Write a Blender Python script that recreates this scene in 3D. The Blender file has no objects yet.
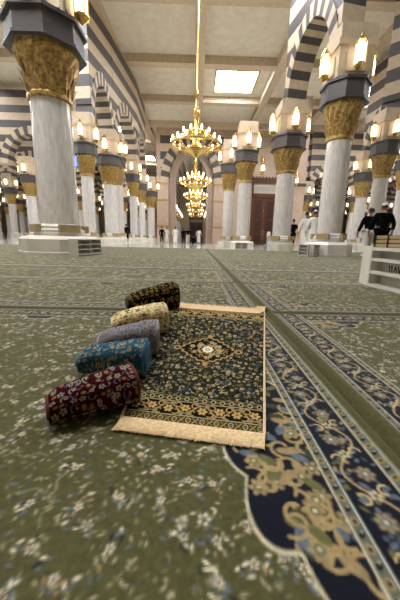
import bpy, bmesh, math, random
import numpy as np
from mathutils import Vector, Matrix

# ------------------------------------------------------------------ camera, world, lights, exposure
C = bpy.context.scene.collection
F_PX, CAM_H, ROLL = 285.0, 0.50, 0.020
yc = Vector((-3.5, 61.0, -F_PX)).normalized()            # +Y of the hall, seen by the camera
zc = Vector((math.sin(ROLL), math.cos(ROLL), 0)); zc = (zc - zc.dot(yc)*yc).normalized()
xc = yc.cross(zc).normalized()
RCAM = Matrix((xc, yc, zc))
CAM = Vector((0, 0, CAM_H))
cam = bpy.data.cameras.new('camera'); cam.sensor_fit = 'HORIZONTAL'; cam.sensor_width = 36
cam.lens = F_PX/400*36; cam.clip_start = 0.02; cam.clip_end = 300
co = bpy.data.objects.new('camera', cam); C.objects.link(co)
co.matrix_world = Matrix.Translation(CAM) @ RCAM.to_4x4()
bpy.context.scene.camera = co

w = bpy.data.worlds.new('World'); bpy.context.scene.world = w; w.use_nodes = True
w.node_tree.nodes['Background'].inputs[0].default_value = (0.86, 0.93, 1.0, 1)
w.node_tree.nodes['Background'].inputs[1].default_value = 0.45

def area(name, loc, sx, sy, power, col, rot=(0, 0, 0)):
    l = bpy.data.lights.new(name, 'AREA'); l.shape = 'RECTANGLE'; l.size = sx; l.size_y = sy
    l.energy = power; l.color = col
    o = bpy.data.objects.new(name, l); C.objects.link(o); o.location = loc; o.rotation_euler = rot
    return o
area('added_overhead_light', (-5.0, 4.8, 12.3), 6, 4, 2900, (1.0, 0.985, 0.96), (0.12, -0.15, 0))  # unseen area lamp added over the foreground, in an invented roof gap
vs = bpy.context.scene.view_settings
bpy.context.scene.display_settings.display_device = 'sRGB'
vs.view_transform = 'Standard'; vs.look = 'None'; vs.gamma = 1; vs.use_curve_mapping = False
vs.exposure = -0.72

# ------------------------------------------------------------------ helpers
def ray(px, py):
    return RCAM @ Vector(((px-200)/F_PX, (300-py)/F_PX, -1))
def at(px, py, z=0.0):
    r = ray(px, py); return CAM + r*((z-CAM_H)/r.z)
def atY(px, py, Y):
    r = ray(px, py); return CAM + r*(Y/r.y)
PI = math.pi
rnd = random.Random(7)

def lin(c):
    c = np.asarray(c, float)/255.0
    return np.where(c <= 0.04045, c/12.92, ((c+0.055)/1.055)**2.4)

def mat(name, rgb, rough=0.6, metal=0.0, var=0.12, scale=8.0, bump=0.0, emit=None, estr=0.0, stretch=(1, 1, 1), spec=0.5, rgb2=None, detail=4):
    m = bpy.data.materials.new(name); m.use_nodes = True
    nt = m.node_tree; b = nt.nodes['Principled BSDF']
    c = lin(rgb)
    b.inputs['Roughness'].default_value = rough; b.inputs['Metallic'].default_value = metal
    b.inputs['Specular IOR Level'].default_value = spec
    tc = nt.nodes.new('ShaderNodeTexCoord'); mp = nt.nodes.new('ShaderNodeMapping')
    mp.inputs['Scale'].default_value = stretch
    nz = nt.nodes.new('ShaderNodeTexNoise'); nz.inputs['Scale'].default_value = scale; nz.inputs['Detail'].default_value = detail
    nt.links.new(tc.outputs['Object'], mp.inputs[0]); nt.links.new(mp.outputs[0], nz.inputs['Vector'])
    rp = nt.nodes.new('ShaderNodeValToRGB')
    rp.color_ramp.elements[0].position = 0.3; rp.color_ramp.elements[1].position = 0.7
    a = c*(1-var); d = np.minimum(c*(1+var), 1) if rgb2 is None else lin(rgb2)
    rp.color_ramp.elements[0].color = (*a, 1); rp.color_ramp.elements[1].color = (*d, 1)
    nt.links.new(nz.outputs['Fac'], rp.inputs[0]); nt.links.new(rp.outputs[0], b.inputs['Base Color'])
    if bump:
        bp = nt.nodes.new('ShaderNodeBump'); bp.inputs['Strength'].default_value = bump; bp.inputs['Distance'].default_value = 0.01
        nt.links.new(nz.outputs['Fac'], bp.inputs['Height']); nt.links.new(bp.outputs[0], b.inputs['Normal'])
    if emit is not None:
        b.inputs['Emission Color'].default_value = (*lin(emit), 1); b.inputs['Emission Strength'].default_value = estr
    return m

def woven(name, rough=0.9, spec=0.25, scale=900, bump=0.25, var=0.18, sheen=0.0):
    """woven pile: colour from the pattern attribute, broken up by fine fibre noise"""
    m = bpy.data.materials.new(name); m.use_nodes = True
    nt = m.node_tree; b = nt.nodes['Principled BSDF']
    at_ = nt.nodes.new('ShaderNodeAttribute'); at_.attribute_name = 'pattern'
    tc = nt.nodes.new('ShaderNodeTexCoord'); nz = nt.nodes.new('ShaderNodeTexNoise')
    nz.inputs['Scale'].default_value = scale; nz.inputs['Detail'].default_value = 2
    nt.links.new(tc.outputs['Object'], nz.inputs['Vector'])
    mr = nt.nodes.new('ShaderNodeMapRange'); mr.inputs['From Min'].default_value = 0.3; mr.inputs['From Max'].default_value = 0.7
    mr.inputs['To Min'].default_value = 1-var; mr.inputs['To Max'].default_value = 1+var
    nt.links.new(nz.outputs['Fac'], mr.inputs['Value'])
    mx = nt.nodes.new('ShaderNodeVectorMath'); mx.operation = 'SCALE'
    nt.links.new(at_.outputs['Color'], mx.inputs[0]); nt.links.new(mr.outputs[0], mx.inputs['Scale'])
    nt.links.new(mx.outputs[0], b.inputs['Base Color'])
    b.inputs['Roughness'].default_value = rough; b.inputs['Specular IOR Level'].default_value = spec
    b.inputs['Sheen Weight'].default_value = sheen; b.inputs['Sheen Roughness'].default_value = 0.45
    bp = nt.nodes.new('ShaderNodeBump'); bp.inputs['Strength'].default_value = bump; bp.inputs['Distance'].default_value = 0.002
    nt.links.new(nz.outputs['Fac'], bp.inputs['Height']); nt.links.new(bp.outputs[0], b.inputs['Normal'])
    return m

def link(o, parent=None):
    C.objects.link(o)
    if parent is not None: o.parent = parent
    return o

def obj(name, bm, m, parent=None, smooth=False, label=None):
    me = bpy.data.meshes.new(name)
    bmesh.ops.recalc_face_normals(bm, faces=bm.faces)
    bm.to_mesh(me); bm.free()
    for x in (m if isinstance(m, (list, tuple)) else [m]): me.materials.append(x)
    if smooth:
        me.polygons.foreach_set('use_smooth', [True]*len(me.polygons))
        me.set_sharp_from_angle(angle=math.radians(42))
    o = bpy.data.objects.new(name, me); link(o, parent)
    if label: o['label'] = label
    return o

def tag(o, label, cat, group=None, kind=None):
    if label: o['label'] = label
    if cat: o['category'] = cat
    if group: o['group'] = group
    if kind: o['kind'] = kind
    return o
def struct(name, bm, m, smooth=False):
    o = obj(name, bm, m, None, smooth); o['kind'] = 'structure'; return o
def thing(name, label, cat, loc=(0, 0, 0), rz=0, group=None):
    o = bpy.data.objects.new(name, None); C.objects.link(o); o.empty_display_size = 0.1
    o.location = loc; o.rotation_euler = (0, 0, rz)
    return tag(o, label, cat, group)
def dup(root, loc, rz=0, label=None, group=None, scale=None):
    r = root.copy(); C.objects.link(r); r.location = loc; r.rotation_euler = (0, 0, rz)
    if label: r['label'] = label
    if group: r['group'] = group
    elif 'group' in r: del r['group']
    if scale: r.scale = scale
    for ch in list(root.children):
        c = ch.copy(); C.objects.link(c); c.parent = r
        for g in list(ch.children):
            d = g.copy(); C.objects.link(d); d.parent = c
    return r

def box(bm, c, s, rz=0, mi=0, M=None):
    ret = bmesh.ops.create_cube(bm, size=1)
    T = Matrix.Translation(c) @ Matrix.Rotation(rz, 4, 'Z') @ Matrix.Diagonal((*s, 1))
    if M is not None: T = M @ T
    bmesh.ops.transform(bm, matrix=T, verts=ret['verts'])
    for f in {f for v in ret['verts'] for f in v.link_faces}: f.material_index = mi
    return ret['verts']
def box2(bm, a, b, mi=0):
    return box(bm, [(a[i]+b[i])/2 for i in range(3)], [abs(b[i]-a[i]) for i in range(3)], 0, mi)
def lathe(bm, prof, n=24, c=(0, 0, 0), a0=0.0, sx=1, sy=1, mi=0, cap=True):
    rings = []
    for r, z in prof:
        rings.append([bm.verts.new((c[0]+r*sx*math.cos(a0+2*PI*k/n), c[1]+r*sy*math.sin(a0+2*PI*k/n), c[2]+z)) for k in range(n)])
    for i in range(len(rings)-1):
        for k in range(n):
            f = bm.faces.new((rings[i][k], rings[i][(k+1) % n], rings[i+1][(k+1) % n], rings[i+1][k])); f.material_index = mi
    if cap:
        for rg in (rings[0], rings[-1]):
            f = bm.faces.new(rg); f.material_index = mi
    return rings
def prism(bm, pts, z0, z1, mi=0):
    a = [bm.verts.new((x, y, z0)) for x, y in pts]; b = [bm.verts.new((x, y, z1)) for x, y in pts]
    n = len(pts)
    for f in [bm.faces.new(a), bm.faces.new(b)] + [bm.faces.new((a[i], a[(i+1) % n], b[(i+1) % n], b[i])) for i in range(n)]:
        f.material_index = mi
def tube(bm, pts, r, n=8, mi=0):
    pts = [Vector(p) for p in pts]; rings = []
    rr = r if isinstance(r, (list, tuple)) else [r]*len(pts)
    for i, p in enumerate(pts):
        d = (pts[min(i+1, len(pts)-1)] - pts[max(i-1, 0)]).normalized()
        u = d.orthogonal().normalized() if i == 0 else (u - u.dot(d)*d).normalized()
        v = d.cross(u)
        rings.append([bm.verts.new(p + rr[i]*(math.cos(2*PI*k/n)*u + math.sin(2*PI*k/n)*v)) for k in range(n)])
    for i in range(len(rings)-1):
        for k in range(n):
            f = bm.faces.new((rings[i][k], rings[i][(k+1) % n], rings[i+1][(k+1) % n], rings[i+1][k])); f.material_index = mi
    for rg in (rings[0], rings[-1]): bm.faces.new(rg).material_index = mi
def torus(bm, R, r, c, n=48, m=8, mi=0):
    rings = []
    for i in range(n):
        a = 2*PI*i/n
        rings.append([bm.verts.new((c[0]+(R+r*math.cos(2*PI*k/m))*math.cos(a), c[1]+(R+r*math.cos(2*PI*k/m))*math.sin(a), c[2]+r*math.sin(2*PI*k/m))) for k in range(m)])
    for i in range(n):
        for k in range(m):
            bm.faces.new((rings[i][k], rings[(i+1) % n][k], rings[(i+1) % n][(k+1) % m], rings[i][(k+1) % m])).material_index = mi
def bevel(bm, w, seg=2):
    bmesh.ops.bevel(bm, geom=list(bm.edges), offset=w, segments=seg, affect='EDGES', profile=0.5, clamp_overlap=True)

# ------------------------------------------------------------------ pattern painting (woven designs, in metres)
class Canvas:
    def __init__(s, x0, y0, x1, y1, res, ground):
        s.x0, s.y0, s.res = x0, y0, res
        s.W = int(round((x1-x0)/res))+1; s.H = int(round((y1-y0)/res))+1
        s.a = np.empty((s.H, s.W, 3)); s.a[:] = lin(ground)
    def win(s, xa, ya, xb, yb):
        i0 = max(0, int((xa-s.x0)/s.res)); i1 = min(s.W, int((xb-s.x0)/s.res)+2)
        j0 = max(0, int((ya-s.y0)/s.res)); j1 = min(s.H, int((yb-s.y0)/s.res)+2)
        if i0 >= i1 or j0 >= j1: return None
        X = s.x0+np.arange(i0, i1)*s.res; Y = s.y0+np.arange(j0, j1)*s.res
        return slice(j0, j1), slice(i0, i1), X[None, :], Y[:, None]
    def blend(s, sl, cov, col):
        sub = s.a[sl]; cov = np.clip(cov, 0, 1)[..., None]
        sub[:] = sub*(1-cov)+lin(col)*cov
    def rect(s, xa, ya, xb, yb, col):
        wn = s.win(xa-s.res, ya-s.res, xb+s.res, yb+s.res)
        if not wn: return
        j, i, X, Y = wn
        cx = np.clip(np.minimum(X-xa, xb-X)/s.res+0.5, 0, 1); cy = np.clip(np.minimum(Y-ya, yb-Y)/s.res+0.5, 0, 1)
        s.blend((j, i), cx*cy, col)
    def blob(s, x, y, rx, col, ry=None, rot=0.0):
        ry = ry or rx; R = max(rx, ry)+s.res
        wn = s.win(x-R, y-R, x+R, y+R)
        if not wn: return
        j, i, X, Y = wn
        c, d = math.cos(rot), math.sin(rot)
        U = (X-x)*c+(Y-y)*d; V = -(X-x)*d+(Y-y)*c
        q = np.sqrt((U/rx)**2+(V/ry)**2)
        s.blend((j, i), (1-q)*min(rx, ry)/s.res+0.5, col)
    def stroke(s, pts, wd, col):
        for (xa, ya), (xb, yb) in zip(pts[:-1], pts[1:]):
            R = wd+s.res
            wn = s.win(min(xa, xb)-R, min(ya, yb)-R, max(xa, xb)+R, max(ya, yb)+R)
            if not wn: continue
            j, i, X, Y = wn
            L2 = (xb-xa)**2+(yb-ya)**2+1e-12
            t = np.clip(((X-xa)*(xb-xa)+(Y-ya)*(yb-ya))/L2, 0, 1)
            d = np.sqrt((X-xa-t*(xb-xa))**2+(Y-ya-t*(yb-ya))**2)
            s.blend((j, i), (wd/2-d)/s.res+0.5, col)
    def flower(s, x, y, r, petal, inner, eye, n=6, rot=0.0, out=None):
        for k in range(n):
            a = rot+2*PI*k/n
            if out is not None: s.blob(x+0.62*r*math.cos(a), y+0.62*r*math.sin(a), 0.46*r, out, 0.36*r, a)
        for k in range(n):
            a = rot+2*PI*k/n
            s.blob(x+0.6*r*math.cos(a), y+0.6*r*math.sin(a), 0.36*r, petal, 0.26*r, a)
        s.blob(x, y, 0.42*r, inner); s.blob(x, y, 0.2*r, eye)
    def ring(s, x, y, r, wd, col):
        s.stroke([(x+r*math.cos(2*PI*k/12), y+r*math.sin(2*PI*k/12)) for k in range(13)], wd, col)
    def curl(s, x, y, r, a0, turn, wd, col, shrink=0.55):
        n = 12
        pts = []
        for k in range(n+1):
            t = k/n; rr = r*(1-shrink*t)
            pts.append((x+rr*math.cos(a0+turn*t), y+rr*math.sin(a0+turn*t)))
        s.stroke(pts, wd, col)
    def scallop(s, cx, cy, rx, ry, col, edge, n=9, amp=0.12, we=0.006):
        wn = s.win(cx-rx*1.3, cy-ry*1.3, cx+rx*1.3, cy+ry*1.3)
        if not wn: return
        j, i, X, Y = wn
        U = (X-cx)/rx; V = (Y-cy)/ry; th = np.arctan2(V, U)
        q = np.sqrt(U*U+V*V); R = 1-amp+amp*np.abs(np.cos(th*n/2))*1.4
        d = (R-q)*min(rx, ry)
        s.blend((j, i), d/s.res+0.5, edge); s.blend((j, i), (d-we)/s.res+0.5, col)
    def sample(s, X, Y):
        fx = np.clip((X-s.x0)/s.res, 0, s.W-1.001); fy = np.clip((Y-s.y0)/s.res, 0, s.H-1.001)
        i = fx.astype(int); j = fy.astype(int); u = (fx-i)[..., None]; v = (fy-j)[..., None]
        a = s.a
        return (a[j, i]*(1-u)+a[j, i+1]*u)*(1-v)+(a[j+1, i]*(1-u)+a[j+1, i+1]*u)*v

def grid_mesh(name, P, col, m, parent=None, smooth=True, wrap=False):
    """P (H,W,3) points, col (H,W,3) colours -> one mesh object"""
    H, W = P.shape[:2]
    idx = np.arange(H*W).reshape(H, W)
    if wrap: idx = np.concatenate([idx, idx[:1]], 0)
    q = np.stack([idx[:-1, :-1], idx[:-1, 1:], idx[1:, 1:], idx[1:, :-1]], -1).reshape(-1, 4)
    me = bpy.data.meshes.new(name)
    me.vertices.add(H*W); me.vertices.foreach_set('co', P.reshape(-1).astype(np.float32))
    me.loops.add(q.size); me.loops.foreach_set('vertex_index', q.reshape(-1).astype(np.int32))
    me.polygons.add(len(q)); me.polygons.foreach_set('loop_start', (np.arange(len(q))*4).astype(np.int32))
    me.update(calc_edges=True)
    ca = me.color_attributes.new('pattern', 'FLOAT_COLOR', 'POINT')
    rgba = np.ones((H*W, 4), np.float32); rgba[:, :3] = col.reshape(-1, 3)
    ca.data.foreach_set('color', rgba.reshape(-1))
    if smooth: me.polygons.foreach_set('use_smooth', [True]*len(q))
    me.materials.append(m); me.validate()
    o = bpy.data.objects.new(name, me); link(o, parent)
    return o

# ------------------------------------------------------------------ materials
M = {}
M['marble'] = mat('white_marble', (205, 199, 192), 0.22, var=0.07, scale=5, stretch=(3, 3, 0.35), detail=8)
M['shaft'] = mat('veined_shaft_marble', (192, 186, 183), 0.18, var=0.07, scale=6, stretch=(3, 3, 0.5), rgb2=(216, 211, 207), detail=9)
M['pedestal'] = mat('pedestal_marble', (210, 204, 194), 0.3, var=0.07, scale=3, detail=8)
M['gold'] = mat('gilded_bronze', (168, 138, 82), 0.4, 0.5, var=0.6, scale=14, bump=0.6, detail=6)
M['gold_plain'] = mat('polished_gold', (226, 190, 112), 0.25, 0.9, var=0.15, scale=6)
M['bronze'] = mat('bronze_grille', (156, 136, 96), 0.7, 0.0, var=0.25, scale=30)
M['grey'] = mat('grey_stone', (74, 70, 70), 0.5, var=0.12, scale=6)
M['tan'] = mat('tan_stone', (192, 174, 150), 0.6, var=0.1, scale=4)
M['pink'] = mat('rose_beige_marble', (188, 164, 146), 0.35, var=0.1, scale=2.5, detail=8)
M['floor'] = mat('polished_floor_marble', (196, 196, 184), 0.1, var=0.06, scale=1.2)
M['ceiling'] = mat('ceiling_plaster', (212, 204, 188), 0.7, var=0.08, scale=2)
M['wood'] = mat('carved_dark_wood', (84, 50, 30), 0.4, var=0.35, scale=6, stretch=(4, 4, 0.6), bump=0.3)
M['wood_dark'] = mat('dark_wood_panel', (58, 28, 17), 0.45, var=0.3, scale=10)  # darker brown for the carved door panels
M['glass_lamp'] = mat('lit_lamp_glass', (255, 244, 220), 0.3, emit=(255, 240, 214), estr=6.0)
M['bulb'] = mat('lit_bulb', (255, 244, 220), 0.3, emit=(255, 236, 200), estr=6.0)
M['panel'] = mat('added_ceiling_glow', (255, 250, 240), 0.4, emit=(246, 248, 255), estr=60.0)  # strong glow for the ceiling panels added as fill
M['bluewin'] = mat('daylit_blue_glass', (90, 150, 255), 0.2, emit=(96, 160, 255), estr=2.6)
M['white'] = mat('white_lacquer', (206, 203, 194), 0.38, var=0.04, scale=3)
M['whiteb'] = mat('white_back_panel', (186, 183, 172), 0.5, var=0.05, scale=3)
M['slat'] = mat('tan_wood_slat', (164, 142, 104), 0.5, var=0.15, scale=9, stretch=(1, 1, 6))
M['black'] = mat('black_paint', (16, 16, 16), 0.5)
M['fan'] = mat('fanlight_lattice', (190, 184, 172), 0.4, var=0.25, scale=20)
M['skin'] = mat('skin', (150, 104, 78), 0.55, var=0.08)
M['hair'] = mat('dark_hair', (22, 18, 16), 0.7, var=0.3, scale=40)
M['cloth_black'] = mat('black_cloth', (9, 9, 10), 0.95, spec=0.1, var=0.3, scale=20)
M['cloth_white'] = mat('white_cloth', (222, 219, 214), 0.8, var=0.05, scale=12)
M['cap_white'] = mat('white_knitted_cap', (214, 208, 198), 0.8, var=0.1, scale=60)
M['shoe'] = mat('dark_shoe', (30, 28, 27), 0.6)
M['shoe_white'] = mat('white_shoe', (220, 218, 214), 0.5)
M['fringe'] = mat('cream_cotton_fringe', (214, 186, 142), 0.85, var=0.22, scale=120)
M['binding'] = mat('cream_rug_binding', (208, 180, 140), 0.8, var=0.1, scale=60)
M['carpet'] = woven('mosque_carpet_pile', 0.95, 0.1, 70, 0.0, 0.16, 0.1)
M['rug'] = woven('prayer_rug_pile', 1.0, 0.04, 150, 0.0, 0.2, 0.0)
M['rollpile'] = woven('rolled_rug_pile', 1.0, 0.04, 160, 0.35, 0.3, 0.0)
M['blue'] = mat('pale_blue_plastic', (120, 150, 170), 0.4)

# checker of dark and pale triangles on the corridor walls
def chevron():
    m = mat('black_and_white_chevron_tile', (200, 192, 180), 0.5)
    nt = m.node_tree; b = nt.nodes['Principled BSDF']
    tc = nt.nodes.new('ShaderNodeTexCoord'); mp = nt.nodes.new('ShaderNodeMapping')
    mp.inputs['Rotation'].default_value = (0.785, 0, 0); ck = nt.nodes.new('ShaderNodeTexChecker'); ck.inputs['Scale'].default_value = 1.5
    ck.inputs['Color1'].default_value = (*lin((222, 212, 198)), 1); ck.inputs['Color2'].default_value = (*lin((40, 38, 40)), 1)
    nt.links.new(tc.outputs['Object'], mp.inputs[0]); nt.links.new(mp.outputs[0], ck.inputs['Vector']); nt.links.new(ck.outputs[0], b.inputs['Base Color'])
    return m
M['chevron'] = chevron()

# ------------------------------------------------------------------ the hall shell
CEIL = 12.5
CAR = 0.012                                    # carpet top
bm = bmesh.new(); box2(bm, (-42, -12, -0.3), (42, 74, 0)); struct('floor', bm, M['floor'])
bm = bmesh.new()
box2(bm, (-42, 11, CEIL), (42, 74, CEIL+.3)); box2(bm, (-42, -12, CEIL), (42, 2, CEIL+.3))
box2(bm, (-42, 2, CEIL), (-10, 11, CEIL+.3)); box2(bm, (10, 2, CEIL), (42, 11, CEIL+.3))
struct('ceiling', bm, M['ceiling'])
bm = bmesh.new(); box2(bm, (-42, -12.3, 0), (42, -12, CEIL)); struct('wall_front', bm, M['tan'])
bm = bmesh.new(); box2(bm, (-42.3, -12, 0), (-42, 74, CEIL)); struct('wall_left', bm, M['tan'])
bm = bmesh.new(); box2(bm, (42, -12, 0), (42.3, 74, CEIL)); struct('wall_right', bm, M['tan'])
bm = bmesh.new(); box2(bm, (-42, 74, 0), (42, 74.3, CEIL)); struct('wall_far', bm, M['tan'])
# ceiling beams
k = 0
bm = bmesh.new()
for x in np.arange(-38.5, 39, 5.5): box2(bm, (x-.3, 11, CEIL-.55), (x+.3, 74, CEIL))
for y in np.arange(11.3, 74, 5.5): box2(bm, (-42, y-.3, CEIL-.5), (42, y+.3, CEIL))
b_ = struct('trim_1', bm, M['tan'])

# arches: ring of alternating stones, banded wall above it
def arch_bm(span, rise, ring, depth, H, n=21, bands=0.55):
    bm = bmesh.new(); a = span/2
    def e(t, k): return ((a+k)*math.cos(t), (rise+k)*math.sin(t))
    for i in range(n):
        t0, t1 = PI*i/n, PI*(i+1)/n
        p = [e(t0, 0), e(t1, 0), e(t1, ring), e(t0, ring)]
        v = [bm.verts.new((x, s*depth/2, z)) for s in (-1, 1) for x, z in p]
        for q in ((0, 1, 2, 3), (4, 5, 6, 7), (0, 1, 5, 4), (2, 3, 7, 6), (1, 2, 6, 5), (0, 3, 7, 4)):
            bm.faces.new([v[j] for j in q]).material_index = i % 2
    ns = 18; d2 = depth/2-.04; full = a+ring
    for i in range(ns):
        x0, x1 = -full+2*full*i/ns, -full+2*full*(i+1)/ns
        xm = (abs(x0)+abs(x1))/2
        zb = (rise+ring)*math.sqrt(max(0, 1-(xm/full)**2))-.12
        z = 0; r = 0
        while z < H:
            z1 = min(z+bands, H)
            lo = max(z, zb)
            if z1 > lo+.01: box2(bm, (x0, -d2, lo), (x1, d2, z1), r % 2)
            z = z1; r += 1
    return bm
arch_bm_obj = None
ARC_Z = 6.35
def make_arch(name):
    global arch_bm_obj
    o = obj(name, arch_bm(4.3, 2.3, 0.6, 0.9, CEIL-.5-ARC_Z), [M['tan'], M['grey']]); o['kind'] = 'structure'
    return o
arch_used = []
def arch(p, q):
    if not arch_used:
        o = make_arch('arch')
    else:
        o = arch_used[0].copy(); C.objects.link(o)
    arch_used.append(o)
    d = Vector((q[0]-p[0], q[1]-p[1], 0))
    o.location = ((p[0]+q[0])/2, (p[1]+q[1])/2, ARC_Z); o.rotation_euler = (0, 0, math.atan2(d.y, d.x)); o.scale = (d.length/5.5, 1, 1)
    return o

# ---- central gateway wall with its tall arch (the corridor beyond)
WY = 34.0
gx0, gx1 = atY(168.5, 230, WY).x, atY(212.5, 230, WY).x
gc, gs = (gx0+gx1)/2, gx1-gx0
px0, px1 = atY(157, 230, WY).x, atY(222.5, 230, WY).x
SPR = 6.6
bm = bmesh.new()
for x0, x1 in ((px0, gx0), (gx1, px1)):
    box2(bm, (x0, WY, 0), (x1, WY+1.2, CEIL))
struct('wall_gateway', bm, M['pink'])
bm = bmesh.new()
for x0, x1 in ((px0, gx0), (gx1, px1)):
    for z in (1.75, 4.6, 6.4): box2(bm, (x0-.05, WY-.07, z), (x1+.05, WY+.1, z+.22))
struct('trim_2', bm, M['gold'])
g = obj('arch', arch_bm(gs, 4.0, 0.9, 1.3, CEIL-SPR-.02, n=23, bands=.8), [M['tan'], M['grey']]); g['kind'] = 'structure'
g.location = (gc, WY+.55, SPR)
bm = bmesh.new()                                # recessed inner arch in grey stone
a = gs/2
for i in range(24):
    t0, t1 = PI*i/24, PI*(i+1)/24
    p = [((a+kk)*math.cos(t), (4.0+kk)*math.sin(t)) for t, kk in ((t0, -.75), (t1, -.75), (t1, .02), (t0, .02))]
    v = [bm.verts.new((gc+x, WY+s, SPR+z)) for s in (1.0, 2.0) for x, z in p]
    for q in ((0, 1, 2, 3), (4, 5, 6, 7), (0, 1, 5, 4), (2, 3, 7, 6)): bm.faces.new([v[j] for j in q])
for x0, x1 in ((gx0-.02, gx0+.75), (gx1-.75, gx1+.02)): box2(bm, (x0, WY+1.0, 0), (x1, WY+2.0, SPR))
struct('trim_3', bm, mat('grey_rose_marble', (166, 146, 130), 0.35, var=0.12, scale=3))
# corridor walls, vault and end wall
cx0, cx1 = gx0-.3, gx1+.3
CE = 62.0
bm = bmesh.new(); box2(bm, (cx0-.4, WY+2, 4.6), (cx0, CE, 9.2)); box2(bm, (cx0-.4, WY+2, 0), (cx0, CE, .6)); struct('wall_corridor_left', bm, M['chevron'])
bm = bmesh.new(); box2(bm, (cx1, WY+2, 4.6), (cx1+.4, CE, 9.2)); box2(bm, (cx1, WY+2, 0), (cx1+.4, CE, .6)); struct('wall_corridor_right', bm, M['chevron'])
bm = bmesh.new()
n = 14; hw = (cx1-cx0)/2; cc = (cx0+cx1)/2
for i in range(n):
    for j in range(13):
        v = []
        for (ii, jj) in ((i, j), (i+1, j), (i+1, j+1), (i, j+1)):
            t = PI*ii/n; v.append(bm.verts.new((cc+hw*math.cos(t), WY+2+(CE-WY-2)*jj/13, 9.2+2.4*math.sin(t))))
        bm.faces.new(v)
bmesh.ops.remove_doubles(bm, verts=bm.verts, dist=.001)
struct('ceiling_vault', bm, M['chevron'])
bm = bmesh.new()
dx0, dx1 = atY(189.5, 230, CE).x, atY(202.5, 230, CE).x
box2(bm, (cx0, CE, 0), (dx0, CE+.4, 11.6)); box2(bm, (dx1, CE, 0), (cx1, CE+.4, 11.6)); box2(bm, (dx0, CE, 5.0), (dx1, CE+.4, 11.6))
struct('wall_corridor_end', bm, M['tan'])
def wooden_door(name, x0, x1, y, h, leaves=2):
    """carved double door; frame is the root, leaves, fanlight and panels its parts"""
    fr = .16*(x1-x0)/2.4
    bm = bmesh.new()
    box2(bm, (x0, y-.2, 0), (x0+fr, y+.2, h)); box2(bm, (x1-fr, y-.2, 0), (x1, y+.2, h))
    box2(bm, (x0-.1, y-.3, h-.5), (x1+.1, y+.2, h)); box2(bm, (x0, y-.2, h*.72), (x1, y+.2, h*.78))
    for kx in np.linspace(x0+.1, x1-.1, 9): box2(bm, (kx-.06, y-.33, h), (kx+.06, y-.1, h+.16))
    root = struct(name, bm, M['wood'])
    bm = bmesh.new(); nn = 10; W = (x1-x0-2*fr)
    box2(bm, (x0+fr, y-.02, h*.78), (x1-fr, y+.05, h-.5))
    for i in range(nn):
        xm = x0+fr+W*(i+.5)/nn
        tube(bm, [(xm+.09*math.cos(t), y-.06, (h*.78+h-.5)/2+.2*math.sin(t)) for t in np.linspace(0, 2*PI, 9)], .025, 5)
    obj('fanlight', bm, M['fan'], root)
    for s in range(2):
        a0 = x0+fr+W/2*s; a1 = a0+W/2
        bm = bmesh.new(); box2(bm, (a0+.015, y-.06, .03), (a1-.015, y+.06, h*.72))
        leaf = obj('door_leaf', bm, M['wood'], root)
        bm = bmesh.new()
        for z0, z1 in ((.06, .22), (.25, .52), (.55, .94)):
            box2(bm, (a0+.2*W/2, y-.1, h*.72*z0), (a1-.2*W/2, y-.05, h*.72*z1))
            box2(bm, (a0+.3*W/2, y-.13, h*.72*(z0+.03)), (a1-.3*W/2, y-.08, h*.72*(z1-.03)))
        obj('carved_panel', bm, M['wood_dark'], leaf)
        bm = bmesh.new(); hx = a1-.12 if s == 0 else a0+.12
        tube(bm, [(hx, y-.14, 1.1), (hx, y-.2, 1.2), (hx, y-.2, 1.6), (hx, y-.14, 1.7)], .03, 6)
        obj('pull_handle', bm, M['gold_plain'], leaf)
    return root
wooden_door('door_1', dx0, dx1, CE+.1, 5.0)
# ---- wall to the right of the gateway with the big wooden door
DY = 34.3
ex0, ex1 = atY(249.5, 230, DY).x, atY(275.5, 230, DY).x
eh = atY(262, 178.5, DY).z
wx1 = atY(303, 200, DY).x
bm = bmesh.new()
box2(bm, (px1, DY, 0), (ex0, DY+.6, CEIL)); box2(bm, (ex1, DY, 0), (wx1, DY+.6, CEIL)); box2(bm, (ex0, DY, eh), (ex1, DY+.6, CEIL))
struct('wall_back', bm, mat('beige_marble_panel', (186, 168, 148), 0.4, var=0.1, scale=2, detail=7))
wooden_door('door_2', ex0, ex1, DY+.1, eh)
# rose pier at the end of that wall
PY = 27.0
qx0, qx1 = atY(291, 200, PY).x, atY(303.5, 200, PY).x
bm = bmesh.new(); box2(bm, (qx0, PY, 0), (qx1, PY+3, CEIL))
for z in np.arange(.6, CEIL, 1.1): box2(bm, (qx0-.015, PY-.015, z), (qx1+.015, PY+.1, z+1.06))
struct('wall_pier', bm, M['pink'])
bm = bmesh.new(); zt = atY(297, 185, PY).z
box2(bm, (qx0-.08, PY-.1, zt-.1), (qx1+.08, PY+.2, zt+.12)); struct('trim_4', bm, M['grey'])
# upper blue window seen between the big left column and the next
bm = bmesh.new()
p0, p1 = atY(75.0, 167, 24), atY(80.0, 152, 24)
box2(bm, (p0.x-.5, 24, p0.z-.3), (p1.x+.9, 24.3, CEIL)); struct('wall_clerestory', bm, M['tan'])
bm = bmesh.new(); box2(bm, (p0.x, 23.93, p0.z), (p1.x, 24, p1.z+2.2)); wn = struct('window_1', bm, M['bluewin'])
bm = bmesh.new()
for x in (p0.x, (p0.x+p1.x)/2, p1.x): box2(bm, (x-.03, 23.88, p0.z), (x+.03, 23.95, p1.z+2.2))
for z in (p0.z, p1.z, p1.z+2.2): box2(bm, (p0.x, 23.88, z-.03), (p1.x, 23.95, z+.03))
obj('window_bar', bm, M['grey'], wn)

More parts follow.
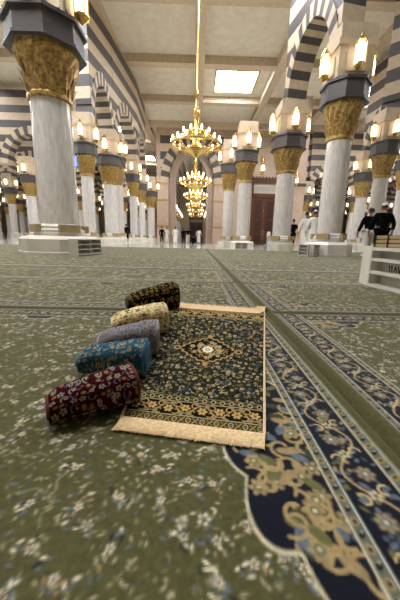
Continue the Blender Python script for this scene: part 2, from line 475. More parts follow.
# ------------------------------------------------------------------ columns
ZS = 3.8
def make_lantern(parent, ang, r, z):
    """gilded wall lantern: bracket and cage in gold, glowing glass"""
    u = Vector((math.cos(ang), math.sin(ang), 0)); c = u*(r+.2); 
    bm = bmesh.new()
    lathe(bm, [(.03, -.42), (.1, -.36), (.15, -.3), (.15, -.26)], 8, (c.x, c.y, z))
    lathe(bm, [(.16, .3), (.1, .4), (.03, .52)], 8, (c.x, c.y, z))
    for k in range(4):
        a = PI/4+k*PI/2; tube(bm, [(c.x+.14*math.cos(a), c.y+.14*math.sin(a), z-.28), (c.x+.14*math.cos(a), c.y+.14*math.sin(a), z+.31)], .012, 5)
    tube(bm, [tuple(u*r+Vector((0, 0, z-.33))), (c.x, c.y, z-.36)], .03, 6)
    o = obj('lantern', bm, M['gold_plain'], parent)
    bm = bmesh.new(); lathe(bm, [(.06, -.26), (.115, -.2), (.125, .1), (.1, .26), (.03, .3)], 10, (c.x, c.y, z))
    obj('lamp_glass', bm, M['glass_lamp'], o, True)
def oct_pts(r): return [(r/math.cos(PI/8)*math.cos(PI/8+k*PI/4), r/math.cos(PI/8)*math.sin(PI/8+k*PI/4)) for k in range(8)]
def make_column(name, label, cat='column', simple=False):
    t = thing(name, label, cat)
    R = .39
    if not simple:
        bm = bmesh.new(); rings = lathe(bm, [(.86, 0), (.86, .05), (.84, .06), (.84, .38), (.76, .455), (.55, .47)], 8, (0, 0, 0), PI/8)
        obj('pedestal', bm, M['pedestal'], t)
        bm = bmesh.new()
        for k in (1, 2):
            a = k*PI/2-PI/4
            for s in (0, PI):
                u = Vector((math.cos(a+s), math.sin(a+s), 0))
                box(bm, u*.5+Vector((0, 0, .66)), (.1, .42, .2), a+s)
        obj('vent_grille', bm, M['bronze'], t)
    bm = bmesh.new()
    lathe(bm, [(.52, .0 if simple else .46), (.52, .56), (.5, .57), (.51, .62), (.47, .66), (.44, .67), (.45, .71), (.41, .75), (R, .78)], 28)
    obj('base_moulding', bm, M['marble'], t, True)
    bm = bmesh.new(); lathe(bm, [(R, .76), (R*1.005, 1.8), (R*.985, 3.0), (R*.95, ZS+.02)], 32 if not simple else 16); obj('shaft', bm, M['shaft'], t, True)
    # flared gilt capital: leaf tiers on an inverted octagonal bell
    bm = bmesh.new(); n = 32 if not simple else 16
    prof = [(R*.97, ZS), (R*1.08, ZS+.03), (R*1.08, ZS+.1), (R*.99, ZS+.13), (R*1.05, ZS+.4), (R*1.2, ZS+.7), (R*1.45, ZS+.98), (R*1.5, ZS+1.03), (R*1.5, ZS+1.1)]
    rings = lathe(bm, prof, n)
    for i, rg in enumerate(rings[3:7]):
        for k, v in enumerate(rg):
            if k % 2 == i % 2: v.co.x *= 1.06; v.co.y *= 1.06
    for tier, (rr, z0, hgt, cnt) in enumerate(((R*1.02, ZS+.14, .34, 12), (R*1.12, ZS+.42, .36, 12))):
        if simple: break
        for k in range(cnt):
            a = 2*PI*(k+.5*tier)/cnt; u = Vector((math.cos(a), math.sin(a), 0)); v = Vector((-u.y, u.x, 0))
            pts = [(-.07, 0, 0), (.07, 0, 0), (.085, .05, hgt*.6), (0, .13, hgt), (-.085, .05, hgt*.6)]
            vs_ = [bm.verts.new(u*(rr+o_)+v*s_+Vector((0, 0, z0+z_))) for s_, o_, z_ in pts]
            vb = bm.verts.new(u*(rr+.02)+Vector((0, 0, z0+hgt*.5)))
            for q in range(5): bm.faces.new((vs_[q], vs_[(q+1) % 5], vb))
            bm.faces.new(vs_)
    obj('capital', bm, M['gold'], t)
    bm = bmesh.new(); prism(bm, oct_pts(.68), ZS+1.1, ZS+1.16); prism(bm, oct_pts(.64), ZS+1.16, ZS+1.62); prism(bm, oct_pts(.7), ZS+1.62, ZS+1.7)
    obj('abacus', bm, M['grey'], t)
    bm = bmesh.new(); box2(bm, (-.52, -.52, ZS+1.7), (.52, .52, ARC_Z+.6)); box2(bm, (-.58, -.58, ARC_Z), (.58, .58, ARC_Z+.16))
    for a in range(4):
        u = Vector((math.cos(a*PI/2), math.sin(a*PI/2), 0)); box(bm, u*.53+Vector((0, 0, ZS+2.1)), (.05, .6, .5), a*PI/2, 0)
    obj('impost_block', bm, M['tan'], t)
    for a in range(4): make_lantern(t, a*PI/2+(0 if simple else 0), .52, ZS+2.22)
    return t

def col_pos(px, ytop, py=235):
    """column whose shaft top is at image row ytop"""
    for Y in np.arange(4, 80, .05):
        p = atY(px, ytop, Y)
        if p.z >= ZS: return Vector((atY(px, py, Y).x, Y, 0))
proto = None
cols = {}
def column(key, label, pos, dia, ytop=None, ped=.75):
    global proto
    s = dia/.78; zs = 1.03
    pos = Vector((pos.x, pos.y, CAR+.0015 if pos.y < 15.2 else 0))
    if ytop: zs = min(1.2, max(.85, atY(200+(pos.x/pos.y)*F_PX, ytop, pos.y).z/ZS))
    if proto is None:
        proto = make_column('marble_column', label); proto.location = pos; proto.scale = (s, s, zs); o = proto
    else: o = dup(proto, pos, 0, label, None, (s, s, zs))
    for c_ in o.children:
        if c_.name.startswith('pedestal'): c_.scale = (ped, ped, 1)
    cols[key] = o; return o
pB = at(42, 254.8); pB2 = Vector((atY(60.8, 235, 8.6).x, 8.6, 0))
column('B', 'thick white marble column filling the left side, nearest of the left columns, rack at its foot', pB2, 1.03, None, .98)
column('N', 'thick white marble column in front of the right half of the hall, beside the white-robed men', Vector((atY(328.5, 235, 10.9).x, 10.9, 0)), .84, None, .95)
column('K', 'white marble column with gilt capital just right of the wooden double door', Vector((atY(281.2, 235, 14.6).x, 14.6, 0)), .88, 175, .68)
column('I1', 'white marble column with gilt capital just left of the wooden double door', Vector((atY(242, 235, 16.9).x, 16.9, 0)), .72, 183.5, .9)
column('I0', 'slimmer marble column directly left of the column beside the wooden double door', Vector((atY(227, 235, 19.7).x, 19.7, 0)), .70, 191.5, .9)
column('C', 'marble column below the blue window, first to the right of the thick left column', Vector((atY(90.5, 235, 16.6).x, 16.6, 0)), .66, 177.5)
column('D', 'broad marble column with long gilt capital, second to the right of the thick left column', Vector((atY(112, 235, 19.3).x, 19.3, 0)), .84, 185.5, .9)
column('D2', 'marble column half hidden behind the broad column with the long gilt capital', Vector((atY(120, 235, 21.8).x, 21.8, 0)), .66, 186)
column('E', 'slim marble column with small gilt capital, third from the left side of the gateway arch', Vector((atY(134.5, 235, 24.2).x, 24.2, 0)), .62, 197)
column('F', 'slim marble column with small gilt capital, second from the left side of the gateway arch', Vector((atY(142.5, 235, 28.6).x, 28.6, 0)), .6, 203)
column('G', 'slim marble column with small gilt capital, closest to the left side of the gateway arch', Vector((atY(151.5, 235, 31.2).x, 31.2, 0)), .8, 208)
column('A', 'bluish-lit marble column just left of the thick left column', Vector((atY(35, 235, 26.4).x, 26.4, 0)), .86, 197)
column('O2', 'leaning-looking marble column behind the two men in black jackets', Vector((atY(372.5, 235, 15.2).x, 15.2, 0)), .72, 179)
column('O1', 'marble column between the thick right column and the two men in black jackets', Vector((atY(356, 235, 21.8).x, 21.8, 0)), .76, 198)
column('O3', 'marble column cut by the right edge of the photo above the white shoe cabinet', Vector((atY(396, 235, 18.0).x, 18.0, 0)), .72, 190)

def P(k): return (cols[k].location.x, cols[k].location.y)
for a_, b_ in (('C', 'D'), ('D', 'E'), ('E', 'F'), ('O2', 'O3'), ('N', 'K'), ('O1', 'O3')): arch(P(a_), P(b_))
arch((-16.5, 26.4), (-11.2, 26.4)); arch((-22, 26.4), (-16.5, 26.4))

# far field of columns on a regular grid, both sides
far = None
def far_column(x, y, side):
    global far
    lab = 'distant marble column with lantern and striped arches in the %s aisles' % side
    grp = 'distant columns in the %s aisles' % side
    if far is None:
        far = make_column('distant_column', lab, 'column', True); far.location = (x, y, 0); far['group'] = grp; far['label'] = lab
    else: dup(far, (x, y, 0), 0, lab, grp)
for side, xs in (('left', (-9.6, -15.1, -20.6, -26.1, -31.6, -37.1)), ('right', (12.2, 17.7, 23.2, 28.7, 34.2))):
    ys = [33.5+5.5*k for k in range(6)]
    for i, x in enumerate(xs):
        for j, y in enumerate(ys):
            if abs(x)/y > .78: continue
            far_column(x, y, side)
            if i+1 < len(xs): arch((x, y), (xs[i+1], y))
            if j+1 < len(ys): arch((x, y), (x, ys[j+1]))
# white columns along the corridor's sides
for sx, lab, grp in ((cx0+.05, 'white column along the left side of the corridor behind the gateway', 'columns along the left of the corridor'),
                     (cx1-.05, 'white column along the right side of the corridor behind the gateway', 'columns along the right of the corridor')):
    first = None
    for k in range(6):
        y = WY+4.2+4.3*k
        if first is None:
            first = thing('corridor_column', lab, 'column', (sx, y, 0), 0, grp)
            bm = bmesh.new(); lathe(bm, [(.42, 0), (.42, .6), (.34, .7)], 16); obj('base_moulding', bm, M['marble'], first)
            bm = bmesh.new(); lathe(bm, [(.3, .68), (.28, 3.6)], 16); obj('shaft', bm, M['shaft'], first, True)
            bm = bmesh.new(); lathe(bm, [(.28, 3.6), (.3, 3.9), (.45, 4.4), (.47, 4.6)], 16); obj('capital', bm, M['gold'], first)
            u = 1 if sx < 0 else -1
            bm = bmesh.new(); lathe(bm, [(.05, -.2), (.13, -.12), (.13, .2), (.05, .28)], 8, (u*.55, 0, 4.9)); obj('lamp_glass', bm, M['glass_lamp'], first)
            bm = bmesh.new(); tube(bm, [(u*.02, 0, 4.62), (u*.3, 0, 4.6), (u*.55, 0, 4.72)], .03, 6); obj('lamp_bracket', bm, M['gold_plain'], first)
        else: dup(first, (sx, y, 0), 0, lab, grp)

for x_, s_ in ((cx0, 1), (cx1, -1)):
    bm = bmesh.new(); box2(bm, (x_, WY+2.2, 4.35), (x_+s_*.22, CE-.2, 4.6)); o_ = struct('trim_%d' % (5 if s_ > 0 else 6), bm, M['gold_plain'])
    bm = bmesh.new(); box2(bm, (x_+s_*.22, WY+2.4, 4.42), (x_+s_*.26, CE-.4, 4.53)); obj('light_strip', bm, M['glass_lamp'], o_)
# ------------------------------------------------------------------ chandeliers
def make_chandelier(label):
    t = thing('chandelier', label, 'chandelier', (0, 0, 0), 0)
    pl_ = bpy.data.lights.new('lamp_light', 'POINT'); pl_.energy = 260; pl_.color = (1, .93, .82); pl_.shadow_soft_size = .5
    po_ = bpy.data.objects.new('lamp_light', pl_); link(po_, t); po_.location = (0, 0, 1.5)
    bm = bmesh.new()
    lathe(bm, [(.02, -.15), (.12, -.08), (.2, 0), (.42, .1), (.55, .2), (.5, .3), (.3, .36), (.18, .5), (.14, .8), (.22, .95), (.12, 1.15), (.1, 1.6), (.16, 1.75), (.08, 1.95), (.05, 2.4), (.1, 2.5), (.03, 2.7)], 20)
    obj('stem', bm, M['gold_plain'], t, True)
    bm = bmesh.new(); torus(bm, 1.12, .06, (0, 0, .42)); torus(bm, 1.05, .04, (0, 0, .55)); torus(bm, .62, .045, (0, 0, .85))
    obj('ring', bm, M['gold_plain'], t, True)
    for k in range(8):
        a = 2*PI*k/8; u = Vector((math.cos(a), math.sin(a), 0))
        bm = bmesh.new(); tube(bm, [tuple(u*.3+Vector((0, 0, .2))), tuple(u*.7+Vector((0, 0, .18))), tuple(u*1.1+Vector((0, 0, .42)))], .035, 6)
        tube(bm, [tuple(u*.14+Vector((0, 0, .8))), tuple(u*.4+Vector((0, 0, .74))), tuple(u*.62+Vector((0, 0, .85)))], .025, 6)
        obj('arm', bm, M['gold_plain'], t)
    for k in range(24):
        tier = k >= 16
        a = 2*PI*(k/16 if not tier else (k+.5)/8); r, z = (1.12, .5) if not tier else (.62, .9)
        bm = bmesh.new(); lathe(bm, [(.03, 0), (.048, .05), (.048, .15), (.015, .2)], 8, (r*math.cos(a), r*math.sin(a), z)); obj('lamp_glass', bm, M['bulb'], t, True)
    bm = bmesh.new(); tube(bm, [(0, 0, 2.6), (0, 0, CEIL-4.05)], .025, 6); obj('rod', bm, M['gold_plain'], t)
    return t
ch0 = None
for i, (px, d, lab) in enumerate((
        (194.5, 14.3, 'gold chandelier hanging nearest, highest in the photo above the gateway arch'),
        (194.5, 22.0, 'large gold chandelier with white lamps in front of the gateway arch'),
        (195.0, 29.0, 'gold chandelier third in the line, just under the gateway arch'),
        (195.2, 37.0, 'gold chandelier fourth in the line, first one inside the corridor'),
        (195.4, 44.0, 'small gold chandelier fifth in the line inside the corridor'),
        (195.6, 51.0, 'smallest gold chandelier, last in the line before the corridor door'))):
    loc = (atY(px, 230, d).x, d, 4.3 if i == 0 else 4.05)
    if ch0 is None: ch0 = make_chandelier(lab); ch0.location = loc
    else: dup(ch0, loc, 0, lab)
for o in [o for o in bpy.data.objects if o.name.startswith('rod') and o.parent]:
    pass
# wall lanterns: over the wooden door and on the rose pier
def wall_lantern(px, py, Y, label, s):
    p = atY(px, py, Y)
    t = thing('wall_lantern', label, 'lamp', (p.x, Y, p.z)); t.scale = (s, s, s)
    bm = bmesh.new(); lathe(bm, [(.03, -.5), (.12, -.4), (.2, -.3), (.2, -.26)], 8, (0, -.3, 0)); lathe(bm, [(.2, .34), (.1, .5), (.05, .8), (.02, 1.3)], 8, (0, -.3, 0))
    tube(bm, [(0, 0, -.4), (0, -.15, -.5), (0, -.3, -.42)], .04, 6)
    tube(bm, [(-.25, -.1, .9), (0, -.2, 1.1), (.25, -.1, .9)], .03, 6); box2(bm, (-.15, -.06, -.6), (.15, 0, 1.3))
    obj('bracket', bm, M['gold_plain'], t)
    bm = bmesh.new(); lathe(bm, [(.08, -.26), (.17, -.15), (.18, .15), (.1, .34)], 10, (0, -.3, 0)); obj('lamp_glass', bm, M['glass_lamp'], t, True)
wall_lantern(262.3, 169, DY, 'gilded wall lantern glowing right above the wooden double door', 1.0)
wall_lantern(296.3, 181.5, PY-.1, 'small glowing wall lantern on the rose marble pier', .6)
# glowing panels added under the ceiling to brighten the hall
pn = None
for x in (-30.25, -19.25, -8.25, 2.75, 13.75, 24.75):
    for y in (14.05, 25.05, 36.05, 47.05):
        if y < 0 and abs(x) > 15: continue
        if pn is None:
            bm = bmesh.new(); box2(bm, (-1.5, -1.5, -.06), (1.5, 1.5, 0)); pn = obj('added_ceiling_panel', bm, M['panel'])
            tag(pn, 'square glowing panel added between the ceiling beams to light the hall', 'lamp', 'added glowing ceiling panels'); o = pn
            bm = bmesh.new()
            for s in (-1, 1): box2(bm, (s*1.55-.06, -1.6, -.1), (s*1.55+.06, 1.6, 0)); box2(bm, (-1.6, s*1.55-.06, -.1), (1.6, s*1.55+.06, 0))
            obj('frame', bm, M['gold_plain'], pn)
            o.location = (x, y, CEIL)
        else: dup(pn, (x, y, CEIL), 0, None, 'added glowing ceiling panels')

# ------------------------------------------------------------------ green carpets
OL = (73, 72, 43); NAVY = (15, 18, 29); CREAM = (182, 174, 146); TAN = (140, 122, 88); SLATE = (88, 98, 108); OLV = (92, 92, 58); DKGR = (54, 58, 40)
XC = at(272, 316.6).x                          # seam between the two carpet strips (runs along Y)
XC = 0.572*CAM_H/.5*.862
S = CAM_H/0.978
def sx(s): return 0.0+s*S
XL4, XL3, XL2, XL1, XCR, XR1, XR2, XR3, XR4 = [sx(v) for v in (.55, .606, .812, .868, .957, 1.07, 1.114, 1.337, 1.40)]
SEAMS = [at(250, 313.6).y, at(235, 284.0).y]
SP = SEAMS[1]-SEAMS[0]
BW = XL2-XL3; GW = XL1-XL2

def draw_border(c, a0, a1, lo, hi, vertical, r, fine=1.0):
    """navy border with guard stripes between lo..hi across, a0..a1 along"""
    def xy(al, ac): return (ac, al) if vertical else (al, ac)
    def rect(x0, x1, y0, y1, col):
        p, q = xy(x0, y0), xy(x1, y1); c.rect(min(p[0], q[0]), min(p[1], q[1]), max(p[0], q[0]), max(p[1], q[1]), col)
    W = hi-lo; g = W*.152
    rect(a0, a1, lo, hi, NAVY)
    for s0, s1 in ((lo, lo+g), (hi-g, hi)):
        rect(a0, a1, s0, s1, (88, 92, 78))
        n = int((a1-a0)/(g*.95))
        for k in range(n):
            al = a0+(k+.5)*(a1-a0)/n; x, y = xy(al, (s0+s1)/2)
            if k % 2: c.blob(x, y, g*.34, TAN); c.blob(x, y, g*.17, NAVY)
            else: c.blob(x, y, g*.32, NAVY, g*.2, .7); c.blob(*xy(al+g*.2, (s0+s1)/2+g*.1), g*.1, (150, 146, 122))
        rect(a0, a1, s0-W*.008, s0+W*.016, (186, 176, 150)); rect(a0, a1, s1-W*.016, s1+W*.008, (172, 176, 166))
    lo2, hi2 = lo+g*1.15, hi-g*1.15; B = hi2-lo2; per = B*1.9
    n = max(1, int((a1-a0)/per)); per = (a1-a0)/n; mid = (lo2+hi2)/2
    for k in range(n):
        b = a0+k*per
        f = lambda u, v: xy(b+u*per, mid+v*B)
        for _ in range(int(60*fine)):            # leaves
            x, y = f(r.random(), r.uniform(-.46, .46)); c.blob(x, y, B*r.uniform(.04, .11), r.choice((OLV, TAN, SLATE, DKGR, SLATE, OLV, (120, 118, 92), (64, 72, 84))), B*r.uniform(.03, .05), r.uniform(0, PI))
        c.stroke([f(u, .34*math.sin(2*PI*u)) for u in np.linspace(0, 1, 25)], B*.045, (158, 138, 102))
        for u, v, rr in ((.25, -.12, .2), (.75, .12, .2)):
            x, y = f(u, v); c.flower(x, y, B*rr, (128, 114, 86), SLATE, CREAM, 7, r.random(), (46, 50, 52))
        for u, v, a_, tn in ((.06, .22, 0, 4), (.45, -.24, 2, -4), (.55, .26, 1, 4), (.95, -.22, 3, -4)):
            x, y = f(u, v); c.curl(x, y, B*.15, a_, tn, B*.035, (186, 164, 118)); c.blob(x, y, B*.05, SLATE)
        for u, v in ((.5, .02), (0.02, -.02)):
            x, y = f(u, v); c.flower(x, y, B*.13, CREAM, TAN, NAVY, 5, r.random())

def draw_field(c, x0, x1, y0, y1, r, cell=.08, fat=1.0):
    nx, ny = max(1, int((x1-x0)/cell)), max(1, int((y1-y0)/cell))
    LT, MD, DK, WM = (204, 194, 166), (120, 118, 88), (30, 36, 42), (146, 116, 82)
    dc = cell*.34
    for _ in range(int((x1-x0)*(y1-y0)/(dc*dc))):
        c.blob(r.uniform(x0, x1), r.uniform(y0, y1), cell*r.uniform(.05, .11), r.choice(((160, 152, 122), MD, (112, 110, 78), (56, 60, 50), SLATE, (150, 140, 108))), cell*.04, r.uniform(0, PI))
    for i in range(nx):
        for j in range(ny):
            x = x0+(i+.5+r.uniform(-.5, .5))*(x1-x0)/nx; y = y0+(j+.5+r.uniform(-.5, .5))*(y1-y0)/ny
            q = r.random(); a = r.uniform(0, PI)
            if q < .52:                                     # leafy sprig: many small bits along an arc, a floret in it
                ux, uy = math.cos(a), math.sin(a); bend = r.uniform(-.5, .5)
                for k in range(15):
                    t = r.uniform(-1, 1); o_ = r.uniform(-.2, .2)+bend*(t*t-.4)
                    c.blob(x+(ux*t*.62-uy*o_)*cell, y+(uy*t*.62+ux*o_)*cell, cell*r.uniform(.06, .12)*fat, r.choice((LT, LT, (150, 144, 116), DK, DK, SLATE, WM, SLATE)), cell*.045*fat, a+r.uniform(-.9, .9))
                c.flower(x, y, cell*.16*fat, LT, r.choice((DK, SLATE, WM)), WM, 5, a, DK)
            elif q < .6:
                c.flower(x, y, cell*.2*fat*r.uniform(.8, 1.3), r.choice((LT, (160, 152, 124))), r.choice((SLATE, DK)), WM, 5, a, DK)
                for k in range(5): c.blob(x+r.uniform(-.4, .4)*cell, y+r.uniform(-.4, .4)*cell, cell*.08*fat, r.choice((LT, DK, SLATE)), cell*.04*fat, r.uniform(0, PI))
            elif q < .68:
                L = cell*.6; ph = r.uniform(0, 6)
                c.stroke([(x+L*t*math.cos(a)-.16*L*math.sin(4*t+ph)*math.sin(a), y+L*t*math.sin(a)+.16*L*math.sin(4*t+ph)*math.cos(a)) for t in np.linspace(-1, 1, 9)], cell*.045*fat, r.choice((MD, (140, 134, 104))))

def draw_spandrel(c, cx, cy, rx, ry, r):
    c.scallop(cx, cy, rx, ry, NAVY, CREAM, 10)
    for _ in range(int(300*rx*ry/.06)):
        u, v = r.uniform(-1, 1), r.uniform(-1, 1)
        if u*u+v*v > .72: continue
        x, y = cx+u*rx, cy+v*ry
        if r.random() < .4: c.curl(x, y, .03, r.uniform(0, 6), r.choice((-4, 4)), .007, (150, 130, 90))
        elif r.random() < .3: c.flower(x, y, .022, TAN, OLV, CREAM, 6)
        else: c.blob(x, y, .022, r.choice((OLV, TAN, SLATE, DKGR)), .011, r.uniform(0, PI))

def carpet_canvas(x0, x1, y0, y1, res, left_edge, right_edge, seed, near=None, cell=.08, fat=1.0):
    """panel x0..x1, y0..y1; plain green rims; borders inside"""
    r = random.Random(seed)
    c = Canvas(x0, y0, x1, y1, res, OL)
    T = XL1-XL4
    fx0 = left_edge+T if left_edge is not None else x0
    fx1 = right_edge-T if right_edge is not None else x1
    rim = .045
    fy1 = y1-rim-T*.9 if True else y1
    fy0 = y0+rim+T*.9 if near is None else y0
    draw_field(c, fx0, fx1, fy0, fy1, r, cell, fat)
    # spandrels at the inner corners and half medallions along the long borders
    for ex, on in ((fx0, left_edge is not None), (fx1, right_edge is not None)):
        if on:
            draw_spandrel(c, ex, fy1, .3, .2, r)
            if near is None: draw_spandrel(c, ex, fy0, .3, .2, r)
            else: draw_spandrel(c, ex, near, .2, .34, r)
    ax = np.arange(math.ceil(x0/.95)*.95, x1, .95)
    for x in ax: c.scallop(x, fy1, .11, .07, NAVY, CREAM, 6)
    # transverse borders
    bx0 = left_edge+T*.1 if left_edge is not None else x0
    bx1 = right_edge-T*.1 if right_edge is not None else x1
    draw_border(c, bx0, bx1, fy1, y1-rim, False, r)
    if near is None: draw_border(c, bx0, bx1, y0+rim, fy0, False, r)
    # long borders
    if left_edge is not None:
        draw_border(c, y0 if near is not None else y0+rim, y1-rim, left_edge, left_edge+T, True, r); c.rect(x0, y0, left_edge, y1, OL)
    if right_edge is not None:
        draw_border(c, y0 if near is not None else y0+rim, y1-rim, right_edge-T, right_edge, True, r); c.rect(right_edge, y0, x1, y1, OL)
    c.rect(x0, y1-rim, x1, y1, OL)
    if near is None: c.rect(x0, y0, x1, y0+rim, OL)
    return c
def carpet(label, x0, x1, y0, y1, res, step, left_edge, right_edge, seed, near=None, cell=.08, fat=1.0, crease=None):
    c = carpet_canvas(x0, x1, y0, y1, res, left_edge, right_edge, seed, near, cell, fat)
    nx = int((x1-x0)/step[0])+1
    ys = list(np.linspace(y0, y0+.012, 5))         # rows of vertices get finer towards the near edge
    while ys[-1] < y1-.02: ys.append(ys[-1]+min(max(.0032, step[1]*ys[-1]**2), .06))
    ys = [v for v in ys if v < y1-.018]+list(np.linspace(y1-.016, y1, 7))
    X, Y = np.meshgrid(np.linspace(x0, x1, nx), np.array(ys))
    Z = np.full_like(X, CAR)
    e = np.minimum(Y-y0, y1-Y) if near is None else y1-Y
    Z -= .011*np.exp(-(e/.012)**2)
    if crease is not None: 
        d = np.abs(X-crease); Z += .017*np.exp(-((d-.030)/.02)**2) - .0125*np.exp(-(d/.010)**2)
    Z += .0012*np.sin(X*9+seed)*np.sin(Y*7+seed*2)
    Z = np.maximum(Z, .001)
    o = grid_mesh('carpet', np.stack([X, Y, Z], -1), c.sample(X, Y), M['carpet'])
    return tag(o, label, 'carpet')
Y0, Y1, Y2 = -0.4, SEAMS[0], SEAMS[1]
carpet('green patterned carpet strip under the rug, left of the plain green band', -2.2, XCR, .14, Y1, .003, (.0034, .0032), None, XL1, 3, near=.60, cell=.052, crease=XCR)
carpet('green patterned carpet strip with navy border, nearest right corner of the photo', XCR, 2.7, .14, Y1, .003, (.0034, .0032), XR1, None, 4, near=.2, cell=.046, fat=1.0, crease=XCR)
carpet('green patterned carpet strip second from front, left of the plain band', -3.4, XCR, Y1+.006, Y2, .005, (.0062, .0034), None, XL1, 5, cell=.052, fat=1.0, crease=XCR)
carpet('green patterned carpet strip second from front, under the white shoe cabinet', XCR, 4.4, Y1+.006, Y2, .005, (.0062, .0034), XR1, None, 6, cell=.052, fat=1.0, crease=XCR)
yy = Y2
n_far = ('third', 'fourth', 'fifth', 'sixth')
for k in range(4):
    ya, yb = yy+.006, yy+SP*(1.0 if k < 1 else 1.9)
    if k == 3: yb = 15.2
    xw = .78*yb+.8
    carpet('green patterned carpet strip %s from front, left of the plain band' % n_far[k], -xw, XCR, ya, yb, .012, (.018, .0036), None, XL1, 10+k, cell=.08, fat=1.0, crease=XCR)
    carpet('green patterned carpet strip %s from front, right of the plain band' % n_far[k], XCR, xw, ya, yb, .012, (.018, .0036), XR1, None, 20+k, cell=.08, fat=1.0, crease=XCR)
    yy = yb

